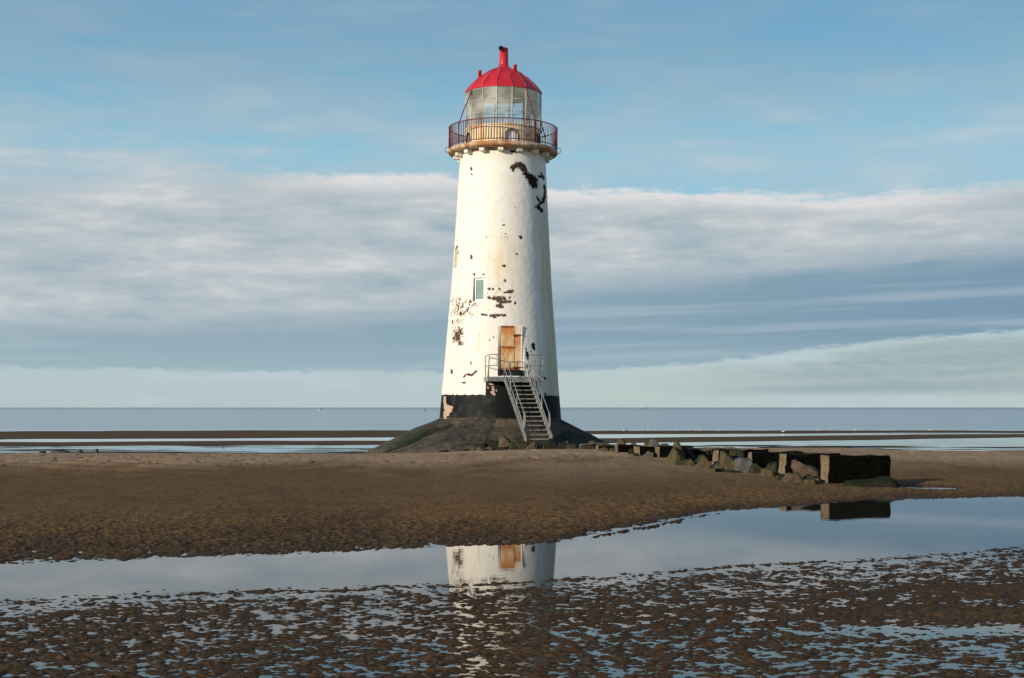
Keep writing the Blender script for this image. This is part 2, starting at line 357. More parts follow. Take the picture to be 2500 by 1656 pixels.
M = dict(
 sand=mat_sand(), pool=mat_pool(), sea=mat_sea(), wall=mat_wall(), glass=mat_glass(), door=mat_rustdoor(), block=mat_block(), mound=mat_mound(),
 cream=mat_simple('stained_cream_render', (.66, .50, .28), (.76, .66, .46), 2.5, .7, .3, .008, c3=(.50, .22, .06), s3=2.4, lo3=.48, hi3=.68, a3=.85, stretch=(1, 1, .4)),
 deck=mat_simple('rust_stained_deck', (.42, .30, .17), (.60, .50, .36), 3.5, .75, .3, .008, c3=(.36, .13, .035), s3=2.2, lo3=.40, hi3=.58, a3=.9),
 offwhite=mat_simple('offwhite_render', (.60, .57, .48), (.72, .68, .60), 5., .7, .3, .006, c3=(.30, .22, .13), s3=7., lo3=.6, hi3=.75),
 red=mat_simple('red_dome_paint', (.42, .010, .017), (.53, .018, .027), 3.5, .42, .45, .004, c3=(.58, .13, .12), s3=2.2, lo3=.55, hi3=.75, a3=.5),
 redrib=mat_simple('red_seam_paint', (.36, .010, .016), (.46, .018, .026), 6., .45, .45, 0),
 rail=mat_simple('dark_red_rail_paint', (.085, .006, .011), (.17, .010, .018), 9., .5, .4, 0),
 bar=mat_simple('aged_bronze_bars', (.42, .38, .27), (.56, .52, .40), 8., .5, .4, 0, c3=(.22, .14, .07), s3=6.),
 inner=mat_simple('lantern_inner_paint', (.70, .64, .52), (.80, .74, .62), 2., .7, .3, 0, c3=(.45, .40, .32), s3=2.),
 black=mat_simple('black_paint', (.008, .009, .010), (.02, .02, .02), 5., .6, .3, .004),
 hole=mat_simple('dark_hole', (.004, .004, .004), (.008, .008, .008), 5., .9, .1, 0),
 galv=mat_simple('galvanised_steel', (.19, .195, .195), (.33, .325, .305), 9., .5, .5, .001, metal=.35),
 tread=mat_simple('weathered_tread', (.20, .18, .15), (.32, .285, .235), 12., .7, .3, .004, c3=(.16, .10, .06), s3=4.),
 white=mat_simple('white_frame', (.74, .74, .72), (.80, .80, .78), 6., .45, .4, 0),
 pane=mat_simple('green_pane', (.16, .27, .25), (.22, .34, .31), 2.5, .12, .5, 0),
 iron=mat_simple('dark_iron', (.03, .025, .022), (.10, .06, .035), 16., .7, .3, .002),
 rust=mat_simple('orange_rust', (.26, .07, .02), (.40, .14, .04), 12., .8, .2, .003),
 rk_moss=mat_rock('mossy_rock', (.038, .033, .020), (.065, .054, .034), (.014, .023, .005), .45, .70),
 rk_dark=mat_rock('dark_weedy_rock', (.012, .012, .007), (.036, .031, .019), (.010, .017, .004), .5, .75),
 rk_brown=mat_rock('brown_rock', (.068, .049, .031), (.14, .100, .064), (.028, .034, .010), .62, .85),
 rk_olive=mat_rock('olive_rock', (.062, .050, .024), (.13, .100, .050), (.028, .029, .009), .5, .8),
 rk_grey=mat_rock('pale_grey_rock', (.065, .063, .063), (.125, .118, .116), (.06, .052, .028), .75, .95),
 foam=mat_simple('foam', (.42, .44, .44), (.6, .6, .6), 3., .8, .2, 0),
 buoy=mat_simple('green_buoy_paint', (.01, .16, .09), (.02, .22, .12), 3., .4, .5, 0),
 bird=mat_simple('white_feathers', (.72, .72, .70), (.8, .8, .78), 9., .8, .2, 0),
 dbird=mat_simple('dark_feathers', (.04, .04, .04), (.08, .08, .08), 9., .8, .2, 0),
 weed_shade=mat_simple('dark_seaweed', (.012, .014, .010), (.03, .032, .02), 4., .6, .4, .02),
)

# ------------------------------------------------------------------ the beach
XF = [0, 420, 740, 1056, 1352, 1478, 1584, 1732, 1901, 2112, 2500]; YFp = [1370, 1357, 1346, 1328, 1320, 1294, 1276, 1248, 1236, 1220, 1212]
XN = [0, 422, 740, 1098, 1352, 1584, 1795, 2112, 2323, 2500]; YNp = [1479, 1457, 1447, 1436, 1420, 1405, 1384, 1373, 1357, 1336]
tf = [(x-1250)/F for x in XF]; dF = [CAMZ*F/(y-995) for y in YFp]
tn = [(x-1250)/F for x in XN]; dN = [CAMZ*F/(y-995) for y in YNp]
XC = [-600, 0, 600, 900, 1060, 1150, 1350, 1450, 2050, 2200, 2400, 3000]; ZC = [.16, .15, .14, .12, .17, .23, .31, .32, .36, .27, .22, .22]
tcx = [(x-1250)/F for x in XC]
SEA = -.5
def far_knots(ys, kinds):
    """ys: photo rows from near to far of the shore edges; kinds: 's' or 'w' between them"""
    D_ = [(CAMZ-SEA)*F/(y-995) for y in ys]; kn = []
    for i, kd in enumerate(kinds):
        a, b = D_[i], D_[i+1]; h = {'s': .16, 'w': -.12, 'm': -.004, 'v': -.022}[kd]
        kn += [(a, 0 if kd != 'm' else 0), ((a+b)/2, h)]
    kn += [(D_[-1], 0), (D_[-1]*1.1, -.12), (260, -1.2), (20000, -3)]
    return kn
FK = {0: far_knots([1103, 1089, 1081, 1074, 1053.5], 'mswS'.lower().replace('S', 's')),
      600: far_knots([1101, 1086, 1078, 1071, 1051], 'vsws'), 885: far_knots([1100, 1085, 1078, 1069, 1051], 'vsws'),
      1500: far_knots([1087.5, 1082.5, 1070, 1060, 1052.5], 'wsws'), 1900: far_knots([1086.5, 1077.5, 1065, 1059, 1052.5], 'wsws'),
      2300: far_knots([1088, 1071.5, 1060.5, 1056, 1053], 'wsws'), 2500: far_knots([1090, 1068, 1060.5, 1056.5, 1054], 'wsws')}
def ground_z(X, Y, detail=True):
    X = np.asarray(X, float); Y = np.asarray(Y, float)
    t = X/np.maximum(Y, 3.); wob = .35*fbm(X*.35, Y*.35, 3, 3)+.10*fbm(X*1.6, Y*1.6, 2, 5)
    Yf = np.interp(t, tf, dF)+wob; Yn = np.interp(t, tn, dN)+wob*.8
    zc = np.interp(t, tcx, ZC)
    # sand behind the pool
    s = Y-Yf; q = np.clip(s/(50-Yf), 0, 1)
    zb = .004+zc*(1-(1-q)**1.5)
    # beyond the crest the beach drops to the low flats
    near_l = sstep(t, (1060-1250)/F, (1150-1250)/F)*(1-sstep(t, (1480-1250)/F, (1620-1250)/F))
    drop0 = 51.+0*near_l
    dd = sstep(Y, drop0, drop0+9)
    zb = zb*(1-dd)+(-.40)*dd
    zb = zb-.10*sstep(Y, 62, 73)
    # pool
    dpt = np.minimum(Yf-Y, Y-Yn)
    zp = -.022*sstep(dpt, 0., .7)-.06*sstep(dpt, .6, 2.0)
    # near flats, just awash
    u = Yn-Y
    lo_n = fbm(X*.42+3, Y*.55, 3, 21)
    zn = .0002*sstep(u, 0, .8)+.0018*sstep(u, .8, 4.)-.0010*sstep(X, 0, 3)+.0055*lo_n*sstep(u, .2, 1.5)-.010*(1-sstep(u, -.1, .7))
    zn = zn+.014*np.exp(-(((X-4.4-(Y-12.3)*.3)/1.7)**2+((Y-12.35)/.40)**2))
    zn = zn+.009*np.exp(-(((X-5.2)/1.6)**2+((Y-14.)/.5)**2))-.012*np.exp(-(((X-3.9)/1.4)**2+((Y-11.45)/.3)**2))
    z = np.where(Y > Yf, zb, np.where(Y < Yn, zn, zp))
    # small puddle by the last groyne block
    z = z-.26*np.exp(-(((X-9.75)/.6)**2+((Y-32.0)/.8)**2))
    # far flats
    fz = np.zeros_like(z); keys = sorted(FK); 
    vals = [np.interp(Y, [a for a, b in FK[kx]], [b for a, b in FK[kx]]) for kx in keys]
    kt = [(kx-1250)/F for kx in keys]
    pos = np.clip(np.interp(t, kt, np.arange(len(keys))), 0, len(keys)-1)
    i0 = np.minimum(pos.astype(int), len(keys)-2); fr = pos-i0; V = np.stack(vals)
    ii = np.indices(z.shape)
    fz = np.take_along_axis(V, i0[None], 0)[0]*(1-fr)+np.take_along_axis(V, (i0+1)[None], 0)[0]*fr+SEA
    fz = fz+.030*fbm(X*.10, Y*.14, 4, 9)+.075*fbm(X*.12, Y*.8, 3, 12)*(1-sstep(Y, 82, 92))
    w = sstep(Y, 70, 74); z = z*(1-w)+fz*w
    if detail:
        wx = .10*fbm(X*2.3, Y*2.3, 2, 91); a = fbm((X+wx)*6.6+1.8*Y, (Y+wx)*10.8, 2, 31, .5); b = fbm(X*17., Y*21., 2, 41); c2 = fbm(X*2.1, Y*3.2, 2, 47)
        rid = a*.75+.5*b+.42*c2
        a2 = fbm((X+wx)*6.2+3.2*Y, (Y+wx)*14., 2, 35, .5); b2 = fbm(X*16.+3*Y, Y*25., 2, 45); rid2 = a2*.8+.55*b2+.30*c2
        rid = np.where(Y > .5*(Yf+Yn), rid, rid2)
        inpool = sstep(dpt, .25, 1.3)
        far = sstep(s, 1.5, 10.5)
        amp = np.where(Y > Yf, .046*(1-far)+.011*far, .029)*(1-.85*inpool)
        amp = amp*(1-sstep(Y, 45, 70))
        z = z+amp*rid
        # scattered lumps poking through the edge of the pool
        e = np.exp(-((dpt-.25)/.5)**2)
        z = z+.03*e*np.clip(fbm(X*5.3, Y*5.3, 2, 57)-.25, 0, 1)
        z = z+.055*np.exp(-((Yf-Y-.9-.25*c2)/.28)**2)*sstep(t, .045, .07)*(1-sstep(t, .13, .18))*np.clip(.55+.7*c2+.9*b, 0, 1.3)
        # coarse swells and scuffs on the drier sand
        z = z+.022*far*fbm(X*1.1, Y*.9, 3, 61)*(Y < 60)
        z = z-.07*sstep(Y, 38, 44)*(1-sstep(Y, 56, 60))*sstep(fbm(X*2.1, Y*1.7, 2, 71), .30, .50)
        sw = np.exp(-((t+.30)/.09)**2)*np.exp(-((Y-41)/5)**2)
        z = z+.05*sw*np.sin((X*.9+Y*1.3)*2.2+2*fbm(X*.5, Y*.5, 2, 81))
    return z, Yf, Yn
rows = [2.0]
while rows[-1] < 150:
    y_ = rows[-1]
    if y_ < 8.6: st = .15
    elif y_ < 27: st = min(max(1.5e-4*y_*y_, .016), .036)
    else: st = max(.036, 1.2e-4*y_*y_-.045)
    rows.append(y_+st)
rows += [160, 175, 200, 240, 320, 500, 1000, 3000, 9000, 20000]
rows = np.array(rows)
ts = np.concatenate([np.linspace(-1.6, -.44, 60)[:-1], np.linspace(-.44, .44, 900), np.linspace(.44, 1.6, 60)[1:]])
Yg, Tg = np.meshgrid(rows, ts, indexing='ij'); Xg = Tg*(Yg+1.2)
Zg, Yfg, Yng = ground_z(Xg, Yg)
me = grid_mesh('sand', np.stack([Xg.ravel(), Yg.ravel(), Zg.ravel()], 1), len(ts), len(rows))
base_water = np.where(Yg < 56, 0, SEA)
ww = sstep(Yg, 52, 62); above = Zg-(0*(1-ww)+SEA*ww)
wet = 1-sstep(above, .004, .055)
pw = fbm(Xg*.22, Yg*.10, 4, 301); pw2 = fbm(Xg*.9, Yg*.35, 4, 311)
wet = np.clip(wet+(.55*pw+.35*pw2)*(Yg < 60)*(Yg > Yfg), 0, 1); wet = np.maximum(wet, .45*sstep(Yg, 66, 70)); wet = np.where(Yg < Yng+.3, np.maximum(wet, .75), wet)
dry = sstep(Yg, 36, 47)*(1-sstep(Yg, 56, 66))*sstep(above, .05, .14)
dry = np.maximum(dry, .55*sstep(above, .12, .30)*(Yg < 56))
dry = np.clip(dry+(.6*pw+.5*pw2)*sstep(Yg, 28, 38)*(1-sstep(Yg, 56, 62)), 0, 1)
fattr(me, 'wet', wet); fattr(me, 'dry', dry)
g = link('sand', me, M['sand']); g['kind'] = 'structure'
def plane(name, x0, x1, y0, y1, z, mat):
    me = bpy.data.meshes.new(name); me.from_pydata([(x0, y0, z), (x1, y0, z), (x1, y1, z), (x0, y1, z)], [], [(0, 1, 2, 3)])
    o = link(name, me, mat); o['kind'] = 'structure'; return o
plane('pool_water', -30, 30, 2.05, 36, 0., M['pool'])
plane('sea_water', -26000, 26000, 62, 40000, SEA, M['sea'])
def gz(x, y): return float(ground_z(np.array([[x]]), np.array([[y]]), False)[0][0, 0])

# surf along the far bar
rnd = random.Random(5)
for k_, (xa, xb, yy) in enumerate([(1420, 2330, 1051.6)]):
    mb = MB()
    x = xa
    while x < xb:
        D_ = (CAMZ-SEA)*F/(yy+.9*math.sin(x*.011)+rnd.uniform(-.5, .5)-995); L = rnd.uniform(8, 46)
        if rnd.random() < .6:
            n_ = 9; h = rnd.uniform(.03, .11); wd = rnd.uniform(.5, 1.4); up = []; 
            P_ = [Vector(((x+L*i/(n_-1)-1250)*D_/F, D_+rnd.uniform(-.3, .3), SEA)) for i in range(n_)]
            for i in range(n_-1):
                e0 = math.sin(PI*i/(n_-1)); e1 = math.sin(PI*(i+1)/(n_-1))
                a, b = P_[i], P_[i+1]
                mb.face([a+Vector((0, -wd*e0, .01)), b+Vector((0, -wd*e1, .01)), b+Vector((0, 0, h*e1+.012)), a+Vector((0, 0, h*e0+.012))])
                mb.face([a+Vector((0, 0, h*e0+.012)), b+Vector((0, 0, h*e1+.012)), b+Vector((0, wd*e1, .01)), a+Vector((0, wd*e0, .01))])
        x += L*rnd.uniform(.7, 1.3)
    o = mb.build('surf_foam', M['foam']); tag(o, 'thin broken white surf along the edge of the sea at the right', 'surf', kind='stuff')

# ------------------------------------------------------------------ lighthouse
LX, LY, LEAN = -.582, 66., .00956
lh = empty('lighthouse', (LX, LY, 0)); lh.rotation_euler = (0, LEAN, 0)
tag(lh, 'tall white peeling lighthouse with red dome and black base on the beach', 'lighthouse')
ZR = [(-1, 3.12), (.5, 3.05), (1.29, 2.98), (2.47, 2.865), (4.79, 2.695), (7.79, 2.445), (10.99, 2.255), (14.29, 2.07), (15, 2.05)]
from functools import lru_cache
def RZ(z): return np.interp(z, [a for a, b in ZR], [b for a, b in ZR])
_zz = np.linspace(-1, 15, 400); _rr = RZ(_zz); _rr = np.convolve(np.pad(_rr, 30, mode='edge'), np.ones(61)/61, 'valid')
_rr[:40] = RZ(_zz[:40]); _rr[-40:] = RZ(_zz[-40:])
def RZ(z): return np.interp(z, _zz, _rr)
def px2tz(x, y):
    """photo pixel on the tower -> (theta, z)"""
    th, z = 0., 1.89+(995-y)/51.5
    for _ in range(12):
        r = float(RZ(z)); D_ = LY-r*math.cos(th); z = CAMZ+(995-y)*D_/F
        sx = ((x-1250)*D_/F-LX-LEAN*z)/r; th = math.asin(max(-.999, min(.999, sx)))
    return th, z
th_f = np.arange(-98, 98.01, .5); th_b = np.arange(101, 262, 3.)
TH = np.radians(np.concatenate([th_f, th_b, [262.]])); ZZ = np.arange(.3, 14.23, .025); nt, nz = len(TH), len(ZZ)
Tm, Zm = np.meshgrid(TH, ZZ); Rm = RZ(Zm)
U = Tm*2.5
Rm = Rm+.010*fbm(Tm*2.5*.9, Zm*.9, 4, 101)+.004*fbm(Tm*2.5*4, Zm*4, 3, 105)
# peeling patches: capsules (x0,y0,x1,y1,r) in photo pixels, colour kind; regions of speckle
caps = [((1252,409,1265,402),6,0),((1265,402,1278,405),6,0),((1278,405,1284,420),6,0),((1284,422,1292,432),7,3),((1292,430,1306,438),8,3),((1296,440,1303,452),8,3),
 ((1272,404,1280,413),8,0),((1300,436,1306,450),9,3),((1254,412,1254,417),2.4,0),((1316,430,1328,432),3,3),((1322,424,1327,436),3,3),((1330,453,1331,475),3,3),((1331,475,1326,492),3.6,3),((1326,490,1316,499),3,3),((1313,505,1322,513),5.5,3),((1312,482,1317,490),3,3),
 ((1249,369,1260,370),3.2,3),((1270,577,1272,581),3.2,0),((1234,571,1234,571),1.4,0),((1259,507,1259,507),1.4,0),
 ((1243,713,1252,711),4.5,1),((1232,715,1240,713),2.5,1),((1194,706,1196,706),3.2,1),((1204,704,1204,708),2.4,1),((1219,706,1221,707),2.4,1),((1233,684,1235,687),3.2,1),((1194,727,1196,728),4,1),
 ((1205,728,1232,729),5,1),((1216,736,1246,737),4,1),((1213,747,1228,750),4.,1),((1222,740,1222,746),5,1),((1245,728,1246,726),2.5,1),((1258,739,1258,741),2.4,0),
 ((1175,768,1190,771),2.6,1),((1198,771,1232,770),3.6,1),((1204,774,1210,775),3,1),
 ((1139,915,1152,917),2.8,1),((1152,917,1162,908),3.2,1),((1133,921,1136,917),2.2,1),((1149,885,1150,889),2.6,1),((1102,906,1103,912),3,1),((1130,935,1136,936),2.2,1),
 ((1302,842,1303,846),4.6,3),((1304,850,1305,853),2.8,3),((1298,858,1298,858),1.5,3),((1287,860,1290,877),3.4,3),((1284,851,1286,853),1.8,3),((1328,922,1331,924),2.4,3),((1331,960,1333,964),2.2,3),((1320,963,1322,965),2,3),
 ((1230,649,1232,650),2.8,0),((1261,620,1264,621),1.8,0),((1157,670,1159,672),2.6,1),((1181,671,1182,671),2.4,1),((1150,626,1151,631),3,1),((1205,823,1206,825),1.6,0),((1195,831,1197,831),1.5,0),
 ((1228,550,1233,550),1.6,0),((1116,815,1117,828),7,1),((1112,824,1108,828),3,1),((1122,808,1126,815),3,1),((1121,838,1123,843),3,1),((1150,410,1151,416),2.4,1),((1151,425,1152,427),1.8,1),
 ((1124,765,1126,770),3,1),((1148,735,1150,738),2.6,1),((1104,785,1105,790),2.4,1)]
salmon = [((1085,972,1086,990),4.5),((1086,990,1102,995),3.),((1088,996,1095,1003),9),((1087,1008,1092,1012),6.5),((1086,1016,1086,1024),4.5),((1097,998,1103,996),4),
 ((1196,937,1203,938),3.2),((1203,946,1205,954),4),((1200,958,1206,963),4.2),((1190,946,1192,948),2.2),((1211,952,1212,955),2.)]
speck = [((1096,1176,727,784),.36,1),((1102,1136,776,852),.42,1),((1096,1112,740,900),.16,1),((1124,1157,405,452),.12,1),((1127,1152,490,512),.12,1),((1114,1140,528,566),.18,1),((1114,1128,574,600),.14,1),
 ((1144,1160,620,636),.18,0),((1216,1244,528,544),.14,0),((1188,1200,534,539),.2,0),((1204,1212,536,538),.2,0),((1184,1198,574,586),.25,0),((1212,1262,574,584),.16,0),((1186,1252,745,752),.1,1),
 ((1280,1297,884,918),.42,2),((1276,1290,830,880),.18,2),((1303,1334,905,930),.14,2),((1312,1326,935,964),.12,2),((1096,1130,850,900),.06,1),((1150,1200,690,735),.05,1),((1100,1150,395,730),.07,1),((1090,1120,850,960),.07,1),((1180,1300,600,760),.05,1)]
w1 = fbm(U*7, Zm*7, 3, 111); w2 = fbm(U*22, Zm*26, 3, 121, .6); w3 = fbm(U*13, Zm*16, 3, 127, .6)
w4 = fbm(U*4.5, Zm*3.2, 3, 129); w5 = fbm(U*26, Zm*15, 3, 133, .6)
chip = np.zeros_like(Zm); ccol = np.zeros(Zm.shape+(3,)); KC = [(.060, .042, .030), (.120, .070, .042), (.10, .095, .09), (.016, .013, .010)]  # darkest tones are bare brick with shade painted into the colour
ccol[:] = KC[1]
def cap_field(seg, r):
    x0, y0, x1, y1 = seg; a = px2tz(x0, y0); b = px2tz(x1, y1); cth = max(.25, math.cos((a[0]+b[0])/2)); Rr = float(RZ(a[1]))
    ax, ay, bx, by = a[0]*Rr*cth, a[1], b[0]*Rr*cth, b[1]; px = Tm*Rr*cth; py = Zm
    dx, dy = bx-ax, by-ay; L2 = dx*dx+dy*dy+1e-9; tt = np.clip(((px-ax)*dx+(py-ay)*dy)/L2, 0, 1)
    return np.hypot(px-ax-tt*dx, py-ay-tt*dy)/(r/51.5)
for seg, r, kd in caps:
    d = cap_field(seg, r); v = (d*.95+.6*w1+.95*w2+.3*w3) < (.95 if kd != 1 else .80)
    v &= d < 2.2; chip[v] = 1; ccol[v] = KC[kd]
for (xa, xb, ya, yb), dens, kd in speck:
    a = px2tz(xa, (ya+yb)/2)[0]; b = px2tz(xb, (ya+yb)/2)[0]; zt = px2tz(xa, ya)[1]; zb_ = px2tz(xa, yb)[1]
    e = np.maximum(np.abs((Tm-(a+b)/2)/((b-a)/2)), np.abs((Zm-(zt+zb_)/2)/((zt-zb_)/2)))
    fall = np.clip(1-sstep(e+.5*w1, .45, 1.3), 0, 1)*np.clip(.75+1.5*w4, .15, 1.5); fld = w5*.75+w3*.65+.3*w1
    v = (fld > (.60-1.55*dens*fall)) & (fall > .02); v &= chip < .5; chip[v] = 1; ccol[v] = KC[kd]
# paint colour
white = np.array((.80, .765, .69)); paint = np.ones(Zm.shape+(3,))*white
def stain(mask, colr, k_=1.):
    mask = np.clip(mask*k_, 0, 1)[..., None]; paint[:] = paint*(1-mask)+np.array(colr)*mask
sn = fbm(U*1.2, Zm*.25, 4, 131); sv = fbm(U*3.2, Zm*.22, 4, 137)
deg = np.degrees(Tm)
stain(sstep(deg+9*sn, 40, 60)*(1-sstep(deg, 72, 86))*(1-sstep(Zm, 10.8, 12.8))*(.75+.6*sv), (.56, .46, .29), 1.)
stain(np.clip(sn+.1, 0, 1)*sstep(deg, 10, 40), (.66, .62, .53), .8)
stain(np.exp(-((deg-0)/16)**2-((Zm-8.7)/1.1)**2)*(.7+sv), (.74, .58, .36), .7)
stain(np.exp(-((deg+48)/8)**2)*(1-sstep(Zm, 6, 9))*(.5+.8*sv), (.70, .58, .38), .45)
stain(sstep(Zm, 13.2, 14.1)*(.4+sv), (.55, .50, .42), .5)
stain(np.clip(fbm(U*2., Zm*1.4, 5, 141)-.15, 0, 1)*1.6, (.60, .53, .42), .6)
for xx, y0, y1, s_ in ((1170, 812, 840, .6), (1168, 838, 852, .5), (1335, 858, 880, .5), (1225, 560, 640, .2), (1270, 590, 690, .2), (1122, 600, 700, .25)):
    a0, z0 = px2tz(xx, y0); _, z1 = px2tz(xx, y1); stain(np.exp(-((Tm-a0)*2.6/.035)**2)*sstep(Zm, z1-.3, z1)*(1-sstep(Zm, z0-.02, z0+.02))*(.7+w1), (.60, .36, .12), s_)
# black base, stepped up under the landing
a_l = px2tz(1186, 950)[0]; a_r = px2tz(1309, 950)[0]
zband = np.where((Tm > a_l) & (Tm < a_r), 3.27, 2.475)
blk = Zm < zband+.012*w1; paint[blk] = (.006, .007, .0075)
bl2 = blk[..., None]*np.clip(fbm(U*3, Zm*2.4, 4, 151)*1.8+.0, 0, 1)[..., None]*(deg < -4)[..., None]; paint = paint*(1-bl2)+np.array((.032, .033, .032))*bl2
tan = blk & (Zm < 1.36+.06*w1+.05*w2) ; paint[tan & (w2 > -.15)] = (.13, .085, .055)
chip[blk] = 0
for seg, r in salmon:
    d = cap_field(seg, r); v = ((d*1.05+.45*w1+.45*w2) < .85) & blk; chip[v] = 1; ccol[v] = (.60, .42, .33)
Rm = Rm-.010*chip
# openings
keep = np.ones((nz-1, nt-1), bool); Tc = .5*(TH[:-1]+TH[1:]); Zc = .5*(ZZ[:-1]+ZZ[1:]); TC, ZCc = np.meshgrid(Tc, Zc)
DA = R(10.8)
door_m = (np.abs(TC-DA) < R(13.2)) & (ZCc > 3.375) & (ZCc < 5.735)
win_m = (TC > R(-32.4)) & (TC < R(-18.6)) & (ZCc > 6.90) & (ZCc < 7.99)
SC, SW = R(-68.3), R(7.7)
side_m = (np.abs(TC-SC) < SW) & (ZCc > 8.60) & (ZCc < 9.36+.33*np.sqrt(np.clip(1-((TC-SC)/SW)**2, 0, 1)))
keep[door_m | win_m | side_m] = False
X_ = Rm*np.sin(Tm); Y_ = -Rm*np.cos(Tm)
pos = np.stack([X_, Y_, Zm], -1)
me = grid_mesh('tower_wall', pos.reshape(-1, 3), nt, nz, keep)
cattr(me, 'paint', paint.reshape(-1, 3)); cattr(me, 'chipcol', ccol.reshape(-1, 3)); fattr(me, 'chip', chip)
tw = link('tower_wall', me, M['wall'], lh)
def reveal(mask, a, depth, kx, name, mat, kz=1., zc_=0.):
    """quads from every boundary edge of the removed cells back to a flat inner plane"""
    n = Vector((math.sin(a), -math.cos(a), 0)); s_ = Vector((math.cos(a), math.sin(a), 0))
    rr, cc_ = np.where(mask); half = 0; mb = MB()
    zmid = ZZ[rr].mean(); nn = float(RZ(zmid))-depth
    def inner(p):
        u = p.dot(s_); return n*nn+s_*u*kx+Vector((0, 0, p.z))
    for r_, c_ in zip(rr, cc_):
        A = [Vector(pos[r_, c_]), Vector(pos[r_, c_+1]), Vector(pos[r_+1, c_+1]), Vector(pos[r_+1, c_])]
        for (dr, dc), (i, j) in (((-1, 0), (0, 1)), ((0, 1), (1, 2)), ((1, 0), (2, 3)), ((0, -1), (3, 0))):
            if not mask[r_+dr, c_+dc]: mb.face([A[i], A[j], inner(A[j]), inner(A[i])])
    o = mb.build(name, mat, tw, smooth=True); return n, s_, nn
n, s_, nn = reveal(door_m, DA, .15, .80, 'door_reveal', M['offwhite'])
def local_box(mb, a, nn_, u0, u1, z0, z1, t0, t1, bevel=0.):
    """box in the frame of an opening: u sideways, t outwards from the plane nn_"""
    n = Vector((math.sin(a), -math.cos(a), 0)); s_ = Vector((math.cos(a), math.sin(a), 0))
    c_ = s_*((u0+u1)/2)+n*(nn_+(t0+t1)/2)+Vector((0, 0, (z0+z1)/2))
    mb.box(c_, (u1-u0, t1-t0, z1-z0), a, bevel)
# door leaf, built round its own origin so its material can use its own coordinates
def sub_part(name, mat, a, nn_, z0, parent, fn):
    mb = MB(); fn(mb); o = mb.build(name, mat, parent)
    n = Vector((math.sin(a), -math.cos(a), 0)); o.location = n*nn_+Vector((0, 0, z0)); o.rotation_euler = (0, 0, a); return o
door = sub_part('door', M['door'], DA, nn+.03, 3.645, lh, lambda mb: (mb.box((0, 0, 1.04), (.94, .05, 2.08), 0, .006), mb.box((-.15, -.035, 1.53), (.62, .02, .78), 0, .006), mb.box((-.15, -.035, .56), (.62, .02, .90), 0, .006)))
def child(name, mat, parent, fn):
    mb = MB(); fn(mb); return mb.build(name, mat, parent)
child('crossbar', M['rust'], door, lambda mb: mb.box((-.15, -.05, 1.075), (.62, .06, .06), 0, .01))
for z_ in (1.66, .14):
    child('hasp', M['iron'], door, lambda mb: (mb.box((.28, -.075, z_), (.34, .03, .035), 0, .006), mb.box((.16, -.07, z_-.03), (.12, .05, .09), 0, .01), mb.tube([(.40, -.07, z_), (.58, -.075, z_)], .014)))
child('door_frame', M['white'], door, lambda mb: (mb.box((.505, -.015, 1.04), (.065, .08, 2.08), 0, .008),))
mb = MB(); local_box(mb, DA, nn, -.60, .585, 3.36, 3.64, -.02, .20); mb.build('door_step', M['black'], lh)
# window
WA = R(-25.5); n, s_, nn = reveal(win_m, WA, .20, .97, 'window_reveal', M['offwhite'])
def ring_frame(mb, w, z0, z1, t, d, y=0):
    mb.box((-w/2+t/2, y, (z0+z1)/2), (t, d, z1-z0)); mb.box((w/2-t/2, y, (z0+z1)/2), (t, d, z1-z0))
    mb.box((0, y, z0+t/2), (w-2*t, d, t)); mb.box((0, y, z1-t/2), (w-2*t, d, t))
win = sub_part('window', M['white'], WA, nn+.03, 6.90, lh, lambda mb: ring_frame(mb, .575, .01, 1.085, .085, .07))
child('pane', M['pane'], win, lambda mb: mb.box((0, .01, .55), (.42, .012, .92)))
# blocked arched window on the left flank
n, s_, nn = reveal(side_m, SC, .16, .97, 'niche_reveal', M['offwhite'])
bw = sub_part('blocked_window', M['offwhite'], SC, nn, 8.58, lh, lambda mb: mb.box((0, .02, .56), (.66, .04, 1.14)))
child('niche_bar', M['offwhite'], bw, lambda mb: mb.tube([(-.27, -.03, .72), (.29, -.03, .98)], .03))
child('niche_slot', M['iron'], bw, lambda mb: mb.box((.2, -.012, .36), (.035, .02, .6)))

# gallery
mb = MB(); mb.lathe([(1.9, 14.19), (2.56, 14.19), (2.63, 14.215), (2.68, 14.27), (2.685, 14.34), (2.66, 14.40), (2.60, 14.42), (1.75, 14.42)], 96)
mb.lathe([(1.99, 14.05), (2.075, 14.05), (2.13, 14.12), (2.16, 14.20), (1.99, 14.20)], 96); mb.build('gallery_deck', M['deck'], lh)
def corb():
    mb = MB(); mb.box((0, -2.24, 14.09), (.27, .36, .20), 0, .045); return mb.build('corbel', M['offwhite'], lh)
c0 = corb(); CO = [c0]
for i in range(1, 16):
    o = c0.copy(); col.objects.link(o); o.parent = lh; CO.append(o)
for i, o in enumerate(CO): o.rotation_euler = (0, 0, R(-2+22.5*i))
RR = 2.64
rl = empty('railing', (0, 0, 0)); rl.parent = lh
def ringtube(name, z, r, tr):
    mb = MB(); pts = [(r*math.sin(2*PI*i/96), -r*math.cos(2*PI*i/96), z) for i in range(97)]; mb.tube(pts, tr, 6, False); return mb.build(name, M['rail'], rl)
ringtube('top_rail', 15.475, RR, .024); ringtube('bottom_rail', 14.515, RR, .022)
NB = 128
def bal(i, mb=None):
    a = 2*PI*i/NB; m_ = mb or MB(); m_.tube([(RR*math.sin(a), -RR*math.cos(a), 14.50 if i % 8 else 14.40), (RR*math.sin(a), -RR*math.cos(a), 15.475)], .015 if i % 8 else .020, 5); return m_
order = sorted(range(NB), key=lambda i: -math.cos(2*PI*i/NB))
for i in order[:100]: bal(i).build('baluster', M['rail'], rl)
mb = MB()
for i in order[100:]: bal(i, mb)
o = mb.build('rear_balusters', M['rail'], rl); o['kind'] = 'stuff'
